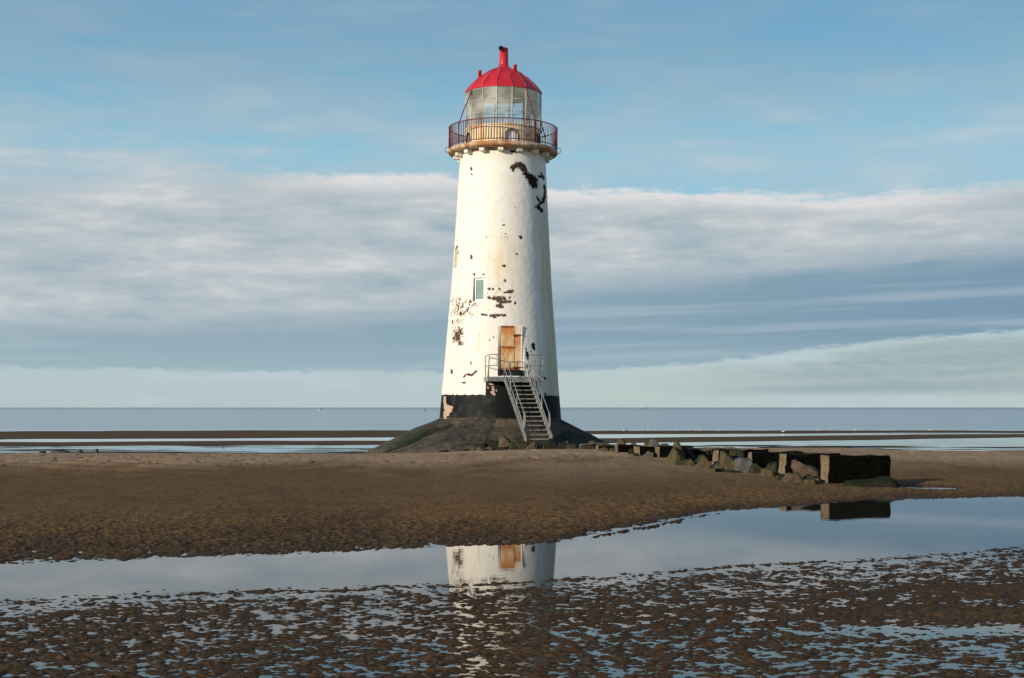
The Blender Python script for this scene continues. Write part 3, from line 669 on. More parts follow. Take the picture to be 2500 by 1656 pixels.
for a in (-88, 88):
    mb = MB(); ca, sa = math.cos(R(a)), math.sin(R(a)); c3 = Vector((2.69*sa, -2.69*ca, 14.42))
    pts = [c3+Vector((sa*.13*math.cos(q), -ca*.13*math.cos(q), .14*math.sin(q))) for q in [R(110-22*j) for j in range(11)]]
    mb.tube(pts, .013, 6); mb.build('deck_hoop', M['rail'], lh)
RL = 1.86; PH = R(-9)
for a in (-54, 36, 126, 216):
    ca, sa = math.cos(R(a)), math.sin(R(a)); pt = lambda r_, z: (r_*sa, -r_*ca, z)
    mb = MB(); mb.tube([pt(RL+.02, 17.12), pt(RL+.06, 16.95), pt(2.32, 16.1), pt(2.52, 15.6), pt(2.60, 15.35), pt(2.62, 14.9), pt(2.62, 14.40)], .026, 7); mb.build('stay_brace', M['rail'], lh)
# lantern wall with arched doorways
mb = MB(); seg = 180; arch = [(R(13.6), .165, 14.42, .33), (R(68), .16, 14.42, .33), (R(-66), .14, 14.42, .33), (R(158), .16, 14.42, .33)]
RW = 1.84; zs = np.linspace(14.42, 15.36, 40); AC = [2*PI*i/360 for i in range(361)]
def in_arch(a, z):
    for c_, hw, z0, h in arch:
        d = (a-c_+PI) % (2*PI)-PI
        if abs(d) < hw and z < z0+.42+.30*math.sqrt(max(0, 1-(d/hw)**2)): return True
    return False
for i in range(360):
    am = (AC[i]+AC[i+1])/2
    for j in range(39):
        if not in_arch(am, (zs[j]+zs[j+1])/2):
            mb.face([(RW*math.sin(AC[i]), -RW*math.cos(AC[i]), zs[j]), (RW*math.sin(AC[i+1]), -RW*math.cos(AC[i+1]), zs[j]), (RW*math.sin(AC[i+1]), -RW*math.cos(AC[i+1]), zs[j+1]), (RW*math.sin(AC[i]), -RW*math.cos(AC[i]), zs[j+1])])
mb.lathe([(1.86, 15.33), (1.885, 15.35), (1.885, 15.39), (1.72, 15.39)], 96)
lw = mb.build('lantern_wall', M['cream'], lh, smooth=True)
for c_, hw, z0, h in arch:
    mb = MB(); n_ = 14; ps = [(-hw, z0)]+[(-hw*math.cos(PI*i/n_), z0+.42+.30*math.sin(PI*i/n_)) for i in range(n_+1)]+[(hw, z0)]
    P3 = lambda d, z, r_: Vector((r_*math.sin(c_+d), -r_*math.cos(c_+d), z))
    mb.tube([P3(d, z, RW+.01) for d, z in ps], .022, 6); f = mb.build('arch_frame', M['iron'], lw, )
    mb = MB(); mb.face([P3(d*1.05, z+(.01 if z > z0 else 0), RW-.07) for d, z in ps]); mb.build('arch_panel', M['white'] if abs(c_) < 1 else M['pane'], lw)
# glazing
def V16(i, r_, z): a = PH+2*PI*i/16; return (r_*math.sin(a), -r_*math.cos(a), z)
g0, g1 = 15.39, 17.18; hs = [g0+(g1-g0)*i/3 for i in range(4)]
mb = MB()
for i in range(16):
    for j in range(3): mb.face([V16(i, RL-.01, hs[j]), V16(i+1, RL-.01, hs[j]), V16(i+1, RL-.01, hs[j+1]), V16(i, RL-.01, hs[j+1])])
mb.build('lantern_glass', M['glass'], lh)
mb = MB()
for i in range(16): mb.tube([V16(i, RL, g0), V16(i, RL, g1)], .024, 6)
for z in hs:
    for i in range(16): mb.tube([V16(i, RL, z), V16(i+1, RL, z)], .016, 6)
mb.build('glazing_bars', M['bar'], lh)
mb = MB(); mb.lathe([(1.70, 15.36), (.0001, 15.36)], 48); mb.tube([(.15, .2, 15.36), (.15, .2, 16.3)], .03); mb.tube([(0, 0, 15.36), (0, 0, 15.75)], [.35, .25], 20); mb.build('lamp_room_floor', M['inner'], lh)
# dome
DP = [(1.90, 17.15), (1.89, 17.19), (1.77, 17.36), (1.56, 17.60), (1.21, 17.93), (.94, 18.12), (.74, 18.25), (.54, 18.35), (.36, 18.45), (.26, 18.53), (.225, 18.62)]
mb = MB(); mb.lathe(DP, 16, False, PH); dome = mb.build('dome_roof', M['red'], lh)
mb = MB(); mb.lathe([(r_*.975-.01, z-.03) for r_, z in DP[:-2]]+[(.001, 18.35)], 16, False, PH); mb.build('dome_lining', M['inner'], dome)
for i in range(16):
    mb = MB(); mb.tube([V16(i, r_+.004, z+.004) for r_, z in DP[1:8]], .019, 6); mb.build('rib', M['redrib'], dome)
mb = MB(); mb.tube([(0, 0, 18.55), (0, 0, 18.62), (0, 0, 19.42), (0, 0, 19.43)], [.235, .22, .205, .19], 24)
e0 = Vector((-.105, -.10, 19.345)); e1 = e0+Vector((-.03, -.22, .0)); mb.tube([e0, e1], .12, 18, False); mb.tube([(.0, 0, 19.40), (0.0, 0, 19.50)], [.03, .02], 8)
vp = mb.build('vent_pipe', M['red'], dome)
mb = MB(); d_ = (e1-e0).normalized(); mb.tube([e1-d_*.02, e1-d_*.012], .112, 18); mb.build('vent_mouth', M['hole'], dome)  # black disc painted in for the unlit inside of the pipe
for (vx, vy, z0, z1) in ((-1.16, -.18, 17.85, 18.28), (.56, -.80, 17.98, 18.42)):
    mb = MB(); mb.tube([(vx, vy, z0), (vx, vy, z1-.05), (vx, vy, z1-.045), (vx, vy, z1)], [.082, .082, .10, .10], 14); mb.build('small_vent', M['red'], dome)

# ------------------------------------------------------------------ stone apron round the foot
MP = [(2.4, 1.42), (2.9, 1.36), (3.1, 1.30), (3.6, 1.09), (4.4, .76), (5.6, .19), (6.7, -.37), (8.2, -1.1)]
MPR = [(2.4, 1.40), (2.9, 1.33), (3.1, 1.23), (3.6, .97), (4.4, .58), (5.2, .13), (6.2, -.42), (8.2, -1.5)]
nth, nr = 420, 130; th = np.linspace(0, 2*PI, nth+1); rr = np.linspace(2.5, 8.0, nr)
Tq, Rq = np.meshgrid(th, rr); 
rt = .5+.5*np.sin(Tq)                                    # 1 on the right, 0 on the left
front = np.clip(np.cos(Tq-R(8)), 0, 1)**1.5
Rs = 2.5+(Rq-2.5)/(1+.20*front)
zq = np.interp(Rs, [a for a, b in MP], [b for a, b in MP])*(1-rt)+np.interp(Rs, [a for a, b in MPR], [b for a, b in MPR])*rt
# left spur: a raised shoulder running down to the left with a groove under it
XQ = Rq*np.sin(Tq); YQ = -Rq*np.cos(Tq)
an = np.degrees((Tq+PI) % (2*PI)-PI)
gline = np.interp(Rq, [3.1, 3.4, 4.2, 5.3, 5.9, 6.4, 8], [-36, -41, -50, -52.5, -57, -59, -66])             # groove azimuth as a function of radius
side = sstep(-(an-gline), 0., 3.)*(an > -140)*sstep(-an, -140, -100)
zq = zq-.16*(1-side)*sstep(Rq, 2.9, 3.6)*(an < 20)*sstep(an, -75, -50)*(1-sstep(an, -30, 15))
groove = np.exp(-((an-gline)/1.9)**2)*sstep(Rq, 3.2, 3.5)
zq = zq-.13*groove
zq = zq+.07*fbm(XQ*.8, YQ*.8, 4, 201)*sstep(Rq, 3., 4.)+.03*fbm(XQ*3.5, YQ*3.5, 3, 207)
ledge = sstep(an, -4, -2)*(1-sstep(an, 17, 20))
zq = zq+.10*ledge*sstep(Rq, 3.2, 3.3)*(1-sstep(Rq, 3.85, 3.95))
me = grid_mesh('stone_apron', np.stack([XQ.ravel(), YQ.ravel(), zq.ravel()], 1), nth+1, nr)
mn = fbm(XQ*1.2, YQ*1.2, 4, 211)
moss = np.exp(-((an-gline+5)/6.)**2)*sstep(Rq, 3.9, 4.9)*(1-sstep(Rq, 5.5, 6.3))*(1.2+.6*mn)*(an < gline)
fattr(me, 'moss', np.clip(moss, 0, 1)*.95)
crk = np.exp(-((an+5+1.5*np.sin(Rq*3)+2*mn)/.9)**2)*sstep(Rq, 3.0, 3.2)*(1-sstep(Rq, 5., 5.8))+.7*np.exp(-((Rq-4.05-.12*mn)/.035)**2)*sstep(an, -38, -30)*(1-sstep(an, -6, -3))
fattr(me, 'dark', np.clip(crk*.8+groove*1.0+sstep(an+14*mn, 22, 34)*(1-sstep(an, 150, 175))*.8*sstep(Rq, 2.7, 3.1), 0, 1))  # cracks and groove, plus shade painted over the right flank
fattr(me, 'tan', np.clip(ledge*sstep(Rq, 2.9, 3.1)*(1-sstep(Rq, 3.8, 3.95))*.7+sstep(Rq+.8*mn, 5.7, 6.8)*.5*(an < 20), 0, 1))
ap = link('stone_apron', me, M['mound'])
ap.location = (LX+.012, LY, 0); tag(ap, 'low rounded dark stone apron with a mossy groove around the lighthouse foot', 'stone apron')

# ------------------------------------------------------------------ metal staircase
SA = R(16.5); AV = Vector((math.sin(SA), -math.cos(SA), 0)); SV = Vector((math.cos(SA), math.sin(SA), 0)); FL = Vector((-.968, 62.62, 0))-SV*.14
st = empty('metal_staircase', tuple(FL+SV*1.225+AV*3.4+Vector((0, 0, .45))))
tag(st, 'galvanised metal staircase with landing and handrails leading up to the rusty lighthouse door', 'staircase')
off = st.location.copy()
def P(u, v, z): return FL+SV*u+AV*v+Vector((0, 0, z))
ZT, NS_, RISE, GO = 3.30, 14, .2, .243; U0, U1, UW = .77, 1.96, 2.70; SL = RISE/GO
def SB(): return MB(off)
def sbox(mb, u0, u1, v0, v1, z0, z1, bev=0.):
    M_ = Matrix.Translation(P((u0+u1)/2, (v0+v1)/2, (z0+z1)/2)-mb.off) @ Matrix.Rotation(SA, 4, 'Z'); mb.box(None, (u1-u0, v1-v0, z1-z0), 0, bev, M_)
mb = SB(); sbox(mb, 0, UW, -.84, 0, ZT-.03, ZT); mb.build('landing_floor', M['tread'], st)
mb = SB(); sbox(mb, 0, UW, 0, .012, ZT-.20, ZT+.015); sbox(mb, -.012, 0, -.95, .012, ZT-.20, ZT+.015); sbox(mb, UW, UW+.012, -.80, .012, ZT-.20, ZT+.015)
sbox(mb, .25, .32, -.8, 0, ZT-.16, ZT-.03); sbox(mb, UW-.32, UW-.25, -.7, 0, ZT-.16, ZT-.03); mb.build('landing_frame', M['galv'], st)
for u in (U0, U1):
    mb = SB(); t_ = .012
    q = [(0.01, ZT+.0), (.18, ZT-.0), (3.52, .62), (3.52, .36), (3.36, .36), (0.01, ZT-.20)]
    a = [P(u-t_, v, z) for v, z in q]; b = [P(u+t_, v, z) for v, z in q]
    mb.face(a); mb.face(b[::-1])
    for i in range(len(q)): j = (i+1) % len(q); mb.face([a[i], b[i], b[j], a[j]])
    sgn = 1 if u == U0 else -1
    for dz in (.0, -.205):
        mb.face([P(u, .15, ZT-.02+dz), P(u-sgn*.05, .15, ZT-.02+dz), P(u-sgn*.05, 3.5, .62+dz+.0), P(u, 3.5, .62+dz)])
    mb.build('stringer', M['galv'], st)
for i in range(1, NS_+1):
    z = ZT-RISE*i; v = GO*i; mb = SB(); sbox(mb, U0+.014, U1-.014, v-.20, v+.04, z-.02, z+.01, .004); sbox(mb, U0+.014, U1-.014, v+.028, v+.042, z-.042, z-.02); mb.build('tread', M['tread'], st)
def smooth_path(pts, r_=.09, n_=4):
    out = [Vector(pts[0])]
    for i in range(1, len(pts)-1):
        p = Vector(pts[i]); a = (Vector(pts[i-1])-p); b = (Vector(pts[i+1])-p); ra = min(r_, a.length*.45); rb = min(r_, b.length*.45)
        A = p+a.normalized()*ra; B = p+b.normalized()*rb
        for j in range(n_+1): t = j/n_; out.append(A*(1-t)**2+p*2*t*(1-t)+B*t*t)
    out.append(Vector(pts[-1])); return out
for side_ in (0, 1):
    ux = (lambda u: u) if side_ == 0 else (lambda u: UW-u); uu = U0+.0 if side_ == 0 else U0
    zl = lambda v: ZT+.97-SL*v
    mb = SB()
    top = [P(ux(.03), -.60, ZT+.03), P(ux(.03), -.60, ZT+1.0), P(ux(.03), -.10, ZT+1.05) if False else P(ux(.03), -.06, ZT+1.02), P(ux(.22), .0, ZT+1.05), P(ux(U0-.06), .02, ZT+1.05), P(ux(U0), .16, zl(.10)), P(ux(U0), 3.12, zl(3.12)), P(ux(U0), 3.30, zl(3.24)), P(ux(U0), 3.34, zl(3.24)-.55), P(ux(U0), 3.22, zl(3.24)-.62)]
    mb.tube(smooth_path(top), .021, 8)
    mid = [P(ux(.03), -.60, ZT+.50), P(ux(.03), -.06, ZT+.52), P(ux(.22), .0, ZT+.54), P(ux(U0-.06), .02, ZT+.54), P(ux(U0), .12, zl(.10)-.50), P(ux(U0), 3.22, zl(3.24)-.62)]
    mb.tube(smooth_path(mid), .019, 8)
    hr = mb.build('handrail', M['galv'], st)
    for v, z0 in ((.07, ZT-.12), (1.08, ZT-SL*1.08-.08), (2.10, ZT-SL*2.10-.08), (3.16, .42)):
        mb = SB(); mb.tube([P(ux(U0-.02), v, z0), P(ux(U0-.0), v, zl(max(v, .1)))], .021, 8); mb.build('post', M['galv'], hr)
    mb = SB(); mb.tube([P(ux(.03), -.02, ZT), P(ux(.05), -.0, ZT+1.02)], .018, 8); mb.build('post', M['galv'], hr)
    mb = SB(); mb.tube([P(ux(.42), .0, ZT+.54), P(ux(.42), .01, ZT+1.04)], .013, 8); mb.build('post', M['galv'], hr)

# ------------------------------------------------------------------ groyne blocks
def block(X, Y, top, base, L, T, ang, seed, label, weedy=1., bev=.05):
    H = top-base+.25; bm = bmesh.new(); bmesh.ops.create_cube(bm, size=1., matrix=Matrix.Diagonal((L, T, H, 1)))
    bmesh.ops.bevel(bm, geom=bm.edges[:], offset=bev, segments=2, affect='EDGES', profile=.6)
    for _ in range(3): bmesh.ops.subdivide_edges(bm, edges=[e for e in bm.edges if e.calc_length() > .10], cuts=1, use_grid_fill=True)
    bmesh.ops.triangulate(bm, faces=[f for f in bm.faces if len(f.verts) > 4])
    wl = bm.verts.layers.float.new('weed_shade')
    for v in bm.verts: v[wl] = float((sstep(v.co.x, -L/2+.004, -L/2+.022)*.95*weedy)-.35*float(sstep(v.co.z, H/2-.05, H/2-.005)))  # weed plus painted shade: faces blackened, left end and top kept paler
    for v in bm.verts:
        p = v.co*2.2+Vector((seed*7.1, 0, 0)); q = v.co*7+Vector((0, seed*3.3, 0))
        v.co += Vector((mnoise.noise(p), mnoise.noise(p+Vector((9, 0, 0))), mnoise.noise(p+Vector((0, 9, 0)))))*.05+Vector((mnoise.noise(q), mnoise.noise(q+Vector((5, 0, 0))), mnoise.noise(q+Vector((0, 5, 0)))))*.022
    me = bpy.data.meshes.new('groyne_block'); bm.to_mesh(me); bm.free()
    me.polygons.foreach_set('use_smooth', np.ones(len(me.polygons), bool))
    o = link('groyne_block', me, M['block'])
    # X,Y is the near left corner of the long face
    d = Vector((math.cos(ang), math.sin(ang), 0)); b = Vector((-math.sin(ang), math.cos(ang), 0))
    c_ = Vector((X, Y, top-H/2))+d*L/2+b*T/2; o.location = c_; o.rotation_euler = (0, 0, ang)
    tag(o, label, 'concrete block', 'row of concrete groyne blocks'); return o
def DL(x): return 14.94/((x-1250)/F+.2386)
A0 = R(17)
BL = [  # corner px x, top px y, base z, length, thickness, label
 (2020.7, 1114, .06, 1.68, .36, 'largest and nearest dark concrete block, rightmost of the groyne, beside the pool'),
 (1917, 1108.8, .12, 1.60, .36, 'dark concrete block next behind the nearest one, a tilted stone slab leaning before it'),
 (1837, 1104.5, .18, 1.60, .36, 'dark concrete block third from the right, pale grey rock at its left end'),
 (1751, 1100.3, .22, 1.60, .36, 'dark concrete block fourth from the right, olive slab leaning on its front'),
 (1682, 1095.5, .24, 1.60, .36, 'brownish concrete slab behind the tall pointed rock'),
 (1610, 1090.5, .26, 1.15, .38, 'dark concrete block just left of the tall pointed rock, pale pink left end'),
 (1559.5, 1090.3, .32, 1.55, .36, 'concrete block with pale end and small white stone at its right foot'),
 (1508, 1087.5, .32, 1.0, .36, 'low black concrete block under the upright yellowish rock'),
 (1462, 1086, .33, 1.3, .45, 'half buried mossy block with round pale end right of the metal staircase'),
 (1421, 1083.5, .28, 1.2, .45, 'small weathered block with pale end nearest the foot of the apron'),
]
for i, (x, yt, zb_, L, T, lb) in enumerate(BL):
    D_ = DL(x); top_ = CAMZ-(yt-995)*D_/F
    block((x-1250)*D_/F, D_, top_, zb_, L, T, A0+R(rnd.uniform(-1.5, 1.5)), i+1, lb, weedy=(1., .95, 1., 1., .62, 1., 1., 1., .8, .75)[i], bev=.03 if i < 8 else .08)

# ------------------------------------------------------------------ rocks
def rock(pts, D_, th, mat, seed, label, sub=3, amp=.05, name='rock', cat='rock', grp='rocks scattered along the groyne', tilt=0.):
    rr_ = random.Random(seed); mx = sum(a for a, b in pts)/len(pts); my = max(b for a, b in pts); W3 = [pxp(mx+(x-mx)*1.12, my+(y-my)*1.12, D_) for x, y in pts]
    cx = sum((p.x for p in W3))/len(W3); cz = sum((p.z for p in W3))/len(W3)
    zmin = min(p.z for p in W3); zmax = max(p.z for p in W3); size = max(max(p.x for p in W3)-min(p.x for p in W3), zmax-zmin)
    c0_ = Vector((cx, D_, zmin)); bm = bmesh.new(); V_ = []
    for sc_, dy in ((.80, 0.), (1., .35), (.96, .7), (.70, 1.)):
        for p in W3:
            x = cx+(p.x-cx)*sc_; z = zmin+(p.z-zmin)*(1-(1-sc_)*.55)
            V_.append(Vector((x+rr_.uniform(-.03, .03)*size, D_+dy*th+rr_.uniform(-.08, .08)*th+tilt*(z-zmin), z+rr_.uniform(-.02, .02)*size)))
            if p.z < zmin+.25*(zmax-zmin): V_.append(Vector((x, D_+dy*th, zmin-.35)))
    for v in V_: bm.verts.new(v-c0_)
    r_ = bmesh.ops.convex_hull(bm, input=bm.verts[:])
    bmesh.ops.delete(bm, geom=[v for v in bm.verts if not v.link_faces], context='VERTS')
    bmesh.ops.dissolve_limit(bm, angle_limit=R(14), verts=bm.verts[:], edges=bm.edges[:])
    bmesh.ops.bevel(bm, geom=bm.edges[:], offset=.035*size, segments=2, affect='EDGES', profile=.6, clamp_overlap=True)
    bmesh.ops.triangulate(bm, faces=bm.faces[:])
    for _ in range(sub-1): bmesh.ops.subdivide_edges(bm, edges=[e for e in bm.edges if e.calc_length() > size*.06], cuts=1)
    bmesh.ops.triangulate(bm, faces=bm.faces[:]); bm.normal_update()
    for v in bm.verts:
        p = v.co*(2.6/size)+Vector((seed*5.3, 0, 0)); q = v.co*(9/size)+Vector((0, seed*2.1, 0))
        v.co += v.normal*size*amp*(mnoise.noise(p)+.45*mnoise.noise(q))
    bmesh.ops.recalc_face_normals(bm, faces=bm.faces[:])
    for f in bm.faces: f.smooth = True
    me = bpy.data.meshes.new(name); bm.to_mesh(me); bm.free(); o = link(name, me, M[mat]); o.location = c0_
    tag(o, label, cat, grp); return o
def rows_(D_): return lambda y: y
RK = [
 # around the foot of the staircase (D about 56-57)
 ([(1067,1109),(1076,1102),(1090,1101),(1100,1109)], 56.2, .5, 'rk_dark', 'flat dark rock alone on the sand, leftmost before the apron'),
 ([(1104,1109),(1112,1104),(1122,1103),(1126,1109)], 56.4, .4, 'rk_brown', 'small brownish stone between the lone dark rock and the mossy pile'),
 ([(1127,1108),(1132,1098),(1143,1098),(1153,1108)], 56.2, .5, 'rk_dark', 'small dark green rock at the left end of the mossy pile'),
 ([(1156,1103),(1157,1088),(1184,1086),(1186,1103)], 57.2, .6, 'rk_moss', 'square mossy rock standing at the left of the pile'),
 ([(1162,1107),(1166,1094),(1172,1093),(1184,1106)], 56.0, .4, 'rk_brown', 'pale brown angular rock in front of the square mossy one'),
 ([(1178,1106),(1184,1097),(1199,1090),(1208,1104)], 56.4, .5, 'rk_brown', 'sloping brown slab low in the middle of the mossy pile'),
 ([(1183,1092),(1184,1075),(1204,1076),(1219,1080),(1222,1093)], 57.4, .6, 'rk_dark', 'large dark green block high in the pile under the apron'),
 ([(1205,1105),(1209,1094),(1240,1093),(1243,1103)], 56.4, .5, 'rk_dark', 'long low black rock between two green ones'),
 ([(1217,1096),(1220,1070),(1231,1067),(1247,1081),(1250,1098)], 57.1, .6, 'rk_brown', 'tallest brown topped rock of the pile left of the staircase'),
 ([(1240,1102),(1248,1083),(1256,1082),(1264,1095),(1265,1102)], 55.9, .4, 'rk_moss', 'bright green pointed rock left of the leaning slab'),
 ([(1258,1101),(1262,1083),(1280,1080),(1294,1087),(1292,1101)], 56.9, .7, 'rk_moss', 'rounded green and brown rock behind the leaning slab'),
 ([(1274,1101),(1303,1080),(1309,1078),(1307,1084),(1296,1100)], 56.1, .35, 'rk_brown', 'long brown slab leaning up below the foot of the staircase'),
 ([(1311,1100),(1313,1087),(1329,1086),(1330,1099)], 56.4, .4, 'rk_brown', 'small pale stone under the foot of the staircase'),
 ([(1326,1099),(1331,1082),(1344,1074),(1360,1083),(1366,1098)], 56.4, .8, 'rk_dark', 'big dark green rock right below the foot of the staircase'),
 ([(1362,1099),(1366,1084),(1388,1083),(1392,1098)], 55.2, .6, 'rk_dark', 'dark rock with a pale left edge right of the staircase foot'),
 ([(1380,1085),(1382,1077),(1387,1078),(1389,1085)], 57.0, .3, 'rk_brown', 'tiny light stone on top of the dark rocks right of the staircase'),
 ([(1384,1100),(1388,1086),(1408,1085),(1410,1099)], 53.6, .6, 'rk_moss', 'mossy rock filling the gap before the smallest weathered block'),
 ([(1418,1101),(1421,1090),(1434,1086),(1450,1089),(1458,1101)], 50.8, .5, 'rk_moss', 'low green mound of rock in front of the smallest block'),
 ([(1437,1083),(1440,1078),(1452,1076),(1454,1083)], 53.0, .4, 'rk_brown', 'flat brown stone lying on top behind the smallest block'),
 ([(1458,1109),(1462,1101),(1476,1094),(1486,1098),(1494,1109)], 48.6, .5, 'rk_brown', 'broad brown rock on the sand in front of the round ended block'),
 ([(1487,1109),(1490,1097),(1500,1095),(1508,1101),(1509,1109)], 47.6, .5, 'rk_olive', 'rounded olive rock beside the broad brown one'),
 ([(1509,1086),(1511,1074),(1516,1072),(1525,1074),(1530,1086)], 48.4, .6, 'rk_olive', 'upright yellowish rock standing on the low black block'),
 ([(1541,1086.5),(1545,1081),(1552,1082),(1555,1086.5)], 48.2, .4, 'rk_olive', 'very small olive stone on the skyline right of the upright rock'),
 ([(1535,1104),(1539,1097),(1550,1096),(1554,1104)], 45.6, .4, 'rk_dark', 'small dark rock against the front of the low black block'),
 ([(1573,1089),(1577,1082),(1585,1080),(1589,1089)], 47.0, .4, 'rk_olive', 'small olive stone left of the grey domed rock'),
 ([(1586,1089),(1589,1077),(1597,1073),(1605,1077),(1610,1089)], 46.4, .6, 'rk_grey', 'grey domed rock standing on the skyline of the groyne'),
 ([(1611,1089.5),(1618,1084),(1630,1084),(1636,1089.5)], 45.5, .5, 'rk_brown', 'flat reddish stone right of the grey domed rock'),
 ([(1573,1112),(1584,1103),(1588,1105),(1593,1115),(1580,1115)], 43.2, .35, 'rk_grey', 'small whitish stone propped against the block end'),
 ([(1587,1116),(1588,1105),(1596,1106),(1598,1117)], 43.1, .35, 'rk_olive', 'small olive stone touching the whitish one'),
 ([(1632,1127),(1642,1110),(1649,1096),(1652,1105),(1672,1120),(1680,1128),(1650,1129)], 39.6, .9, 'rk_olive', 'big sloping olive rock forming the foot of the tall pointed one'),
 ([(1645,1104),(1648,1084),(1654,1079),(1660,1083),(1664,1096),(1672,1112),(1648,1112)], 39.9, .5, 'rk_olive', 'tall pointed light olive rock rising above the row of blocks'),
 ([(1660,1122),(1664,1096),(1676,1096),(1700,1116),(1705,1124)], 40.2, .8, 'rk_dark', 'dark sloping rock on the right of the tall pointed one'),
 ([(1652,1136),(1660,1126),(1680,1122),(1688,1126),(1686,1137)], 38.6, .6, 'rk_moss', 'low greenish rock half buried before the tall pointed one'),
 ([(1677,1141),(1682,1131),(1688,1123),(1694,1126),(1704,1140)], 38.1, .45, 'rk_olive', 'upright narrow rock with lit yellow left edge'),
 ([(1700,1131),(1712,1115),(1720,1111),(1726,1120),(1728,1132)], 38.6, .6, 'rk_moss', 'peaked green rock behind the narrow lit one'),
 ([(1704,1140),(1712,1126),(1719,1116),(1724,1119),(1740,1134),(1744,1142),(1720,1144)], 37.6, .6, 'rk_olive', 'broad olive rock sloping right toward the fourth block'),
 ([(1745,1156),(1748,1140),(1757,1132),(1762,1142),(1773,1155)], 36.4, .5, 'rk_olive', 'small olive rock at the foot of the large leaning slab'),
 ([(1726,1159),(1730,1146),(1744,1143),(1748,1158)], 35.4, .4, 'rk_olive', 'pale tan stone at the front of the rocks, left of the black hollow'),
 ([(1746,1159),(1750,1146),(1768,1147),(1776,1158)], 35.6, .4, 'rk_dark', 'low black rock under the large leaning slab'),
 ([(1758,1148),(1766,1108),(1772,1108),(1800,1128),(1808,1150),(1780,1154)], 36.2, .55, 'rk_olive', 'large olive slab leaning between the third and fourth blocks'),
 ([(1785,1112),(1790,1102),(1805,1100),(1817,1106),(1814,1120),(1795,1116)], 36.9, .6, 'rk_moss', 'mossy rock high behind the large leaning slab'),
 ([(1797,1138),(1801,1124),(1812,1121),(1836,1126),(1843,1140),(1834,1152),(1808,1150)], 35.3, .6, 'rk_grey', 'pale grey angular boulder in the middle of the rocks'),
 ([(1776,1156),(1782,1149),(1806,1151),(1814,1155)], 35.2, .4, 'rk_dark', 'thin flat dark stone lying below the pale grey boulder'),
 ([(1832,1156),(1838,1140),(1848,1133),(1860,1142),(1864,1156)], 35.0, .5, 'rk_moss', 'green and black rock right of the pale grey boulder'),
 ([(1868,1150),(1880,1136),(1898,1130),(1900,1150)], 34.6, .5, 'rk_moss', 'green rock wedged against the second block'),
 ([(1862,1161),(1865,1146),(1888,1148),(1893,1152),(1890,1163)], 33.9, .45, 'rk_olive', 'squarish olive stone on the sand left of the second block'),
 ([(1940,1146),(1942,1130),(1949,1128),(1985,1144),(2000,1154),(2000,1170),(1975,1164)], 32.6, .5, 'rk_brown', 'long tilted brown slab leaning between the two nearest blocks'),
 ([(1918,1172),(1930,1158),(1948,1157),(1962,1168),(1956,1178),(1930,1176)], 31.9, .5, 'rk_brown', 'brown wedge shaped rock on the sand before the tilted slab'),
 ([(1976,1180),(1984,1171),(1999,1168),(2001,1181)], 31.6, .35, 'rk_brown', 'small brown stone at the foot of the nearest block end'),
 ([(2072,1188),(2078,1182),(2120,1177),(2158,1171),(2176,1172),(2192,1181),(2194,1190),(2120,1190)], 30.9, .35, 'rk_dark', 'long low brownish stone lying along the foot of the nearest block'),
]
for i, (pts, D_, th_, mt, lb) in enumerate(RK): rock(pts, D_, th_, mt, i+11, lb, sub=3 if i > 28 else 2)

rs = random.Random(77)
for i in range(22):
    x_ = rs.uniform(1480, 1995); D_ = DL(x_)-rs.uniform(.1, 1.5); X_w = (x_-1250)*D_/F; gzz = gz(X_w, D_)
    yb_ = 995+(CAMZ-gzz)*F/D_+1; w_ = rs.uniform(9, 26)*33/D_; h_ = w_*rs.uniform(.35, .75); k1 = rs.uniform(-.2, .2)
    rock([(x_-w_/2, yb_), (x_-w_*(.35-k1), yb_-h_*.8), (x_+w_*k1, yb_-h_), (x_+w_*.38, yb_-h_*rs.uniform(.4, .8)), (x_+w_/2, yb_)], D_, rs.uniform(.25, .5), rs.choice(['rk_dark', 'rk_dark', 'rk_moss', 'rk_olive']), 400+i,
         'small dark weedy stone half buried in the sand among the groyne blocks', 2, grp='small dark stones among the groyne blocks')

# ------------------------------------------------------------------ small far things
def lump(name, x, y, D_, w, h, mat, label, cat, seed, grp=None):
    return rock([(x-w/2, y), (x-w*.3, y-h*.8), (x+w*.1, y-h), (x+w/2, y)], D_, max(.3, w*D_/F*.5), mat, seed, label, 2, .08, name, cat, grp)
lump('seaweed_heap', 143, 1104, 61., 38, 4.5, 'weed_shade', 'long dark heap of seaweed at the far left edge of the flats', 'seaweed', 301)
lump('seaweed_heap', 101, 1104, 61., 15, 2.5, 'weed_shade', 'thin low clump of seaweed left of the long dark heap', 'seaweed', 302)
lump('rock', 193, 1103.5, 61., 11, 4.5, 'rk_brown', 'small pinkish stone right of the seaweed heap on the left', 'rock', 303)
lump('rock', 234, 1103.5, 61., 7, 7, 'rk_olive', 'small pointed stone farther right of the seaweed heap', 'rock', 304)
lump('rock', 839, 1111, 53., 10, 5, 'rk_dark', 'tiny dark stone on the sand just left of the apron', 'rock', 305)

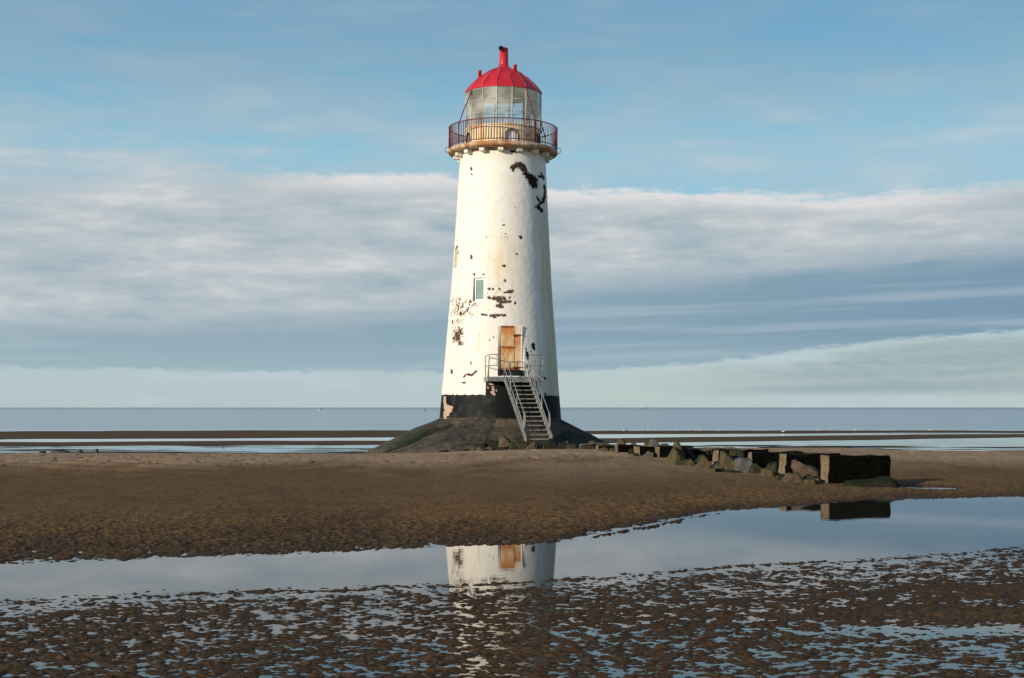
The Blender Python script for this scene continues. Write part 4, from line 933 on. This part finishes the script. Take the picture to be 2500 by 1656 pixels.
def bird(x, y, D_, s, mat, label, facing=1):
    root = empty('seabird', tuple(pxp(x, y, D_))); tag(root, label, 'bird')
    f_ = facing; z0 = .09*s
    mb = MB(); mb.tube([(-.24*f_*s, 0, .13*s+z0), (-.16*f_*s, 0, .12*s+z0), (0, 0, .11*s+z0), (.12*f_*s, 0, .15*s+z0), (.16*f_*s, 0, .22*s+z0), (.19*f_*s, 0, .27*s+z0), (.23*f_*s, 0, .265*s+z0)], [.015*s, .045*s, .085*s, .07*s, .04*s, .042*s, .012*s], 10)
    b = mb.build('body', mat, root)
    mb = MB(); mb.tube([(.22*f_*s, 0, .265*s+z0), (.30*f_*s, 0, .25*s+z0)], [.014*s, .004*s], 6); mb.build('beak', M['iron'], root)
    for q in (-.03, .03):
        mb = MB(); mb.tube([(.0, q*s, .05*s+z0), (.01*f_*s, q*s, -.02)], .008*s, 5); mb.build('leg', M['iron'], root)
    return root
Db = (CAMZ-SEA)*F/(1091-995); bird(545.5, 1091, Db, .36, M['dbird'], 'small dark wading bird standing in the shallow channel at the left', -1)
Dg = (CAMZ-SEA)*F/(1057.3-995); bird(1912, 1057, Dg-.5, .62, M['bird'], 'white gull standing on the far sandbar by the surf at the right', 1)
# gull low over the sea
gl = empty('flying_gull', tuple(pxp(780, 1002, 260.))); tag(gl, 'pale gull flying low over the sea at the left', 'bird')
mb = MB(); mb.tube([(-.30, 0, 0), (-.12, 0, .02), (.1, 0, .03), (.26, 0, .05)], [.02, .08, .09, .03], 8); mb.build('body', M['bird'], gl)
for a, b in (((.0, 0, .05), (.45, .15, .32)), ((.0, 0, .05), (-.5, -.15, -.02))):
    mb = MB(); pa, pb = Vector(a), Vector(b); pm = (pa+pb)/2+Vector((0, 0, .10))
    mb.tube([pa, pm, pb], [.05, .045, .01], 6); mb.build('wing', M['dbird'] if b[0] > 0 else M['bird'], gl)
def buoy(x, ybase, hpx, label):
    D_ = (CAMZ-SEA)*F/(ybase-995); s = hpx*D_/F/3.0
    root = empty('buoy', ((x-1250)*D_/F, D_, SEA)); tag(root, label, 'buoy', 'navigation buoys out at sea')
    mb = MB(); mb.tube([(0, 0, -.2*s), (0, 0, .0), (0, 0, .75*s), (0, 0, .9*s)], [.6*s, .75*s, .75*s, .4*s], 16); mb.build('float', M['buoy'], root)
    mb = MB()
    for q in range(4): mb.tube([(.45*s*math.cos(q*PI/2), .45*s*math.sin(q*PI/2), .8*s), (.12*s*math.cos(q*PI/2), .12*s*math.sin(q*PI/2), 2.3*s)], .05*s, 5)
    mb.build('cage', M['buoy'], root)
    mb = MB(); mb.tube([(0, 0, 2.2*s), (0, 0, 2.4*s), (0, 0, 3.0*s)], [.22*s, .22*s, .02*s], 10); mb.build('top_mark', M['buoy'], root)
buoy(1038, 1004, 9.5, 'green navigation buoy on the sea just left of the lighthouse')
buoy(1577, 998.2, 8., 'distant faint green buoy on the horizon right of the lighthouse')
print('objects', len(bpy.data.objects))
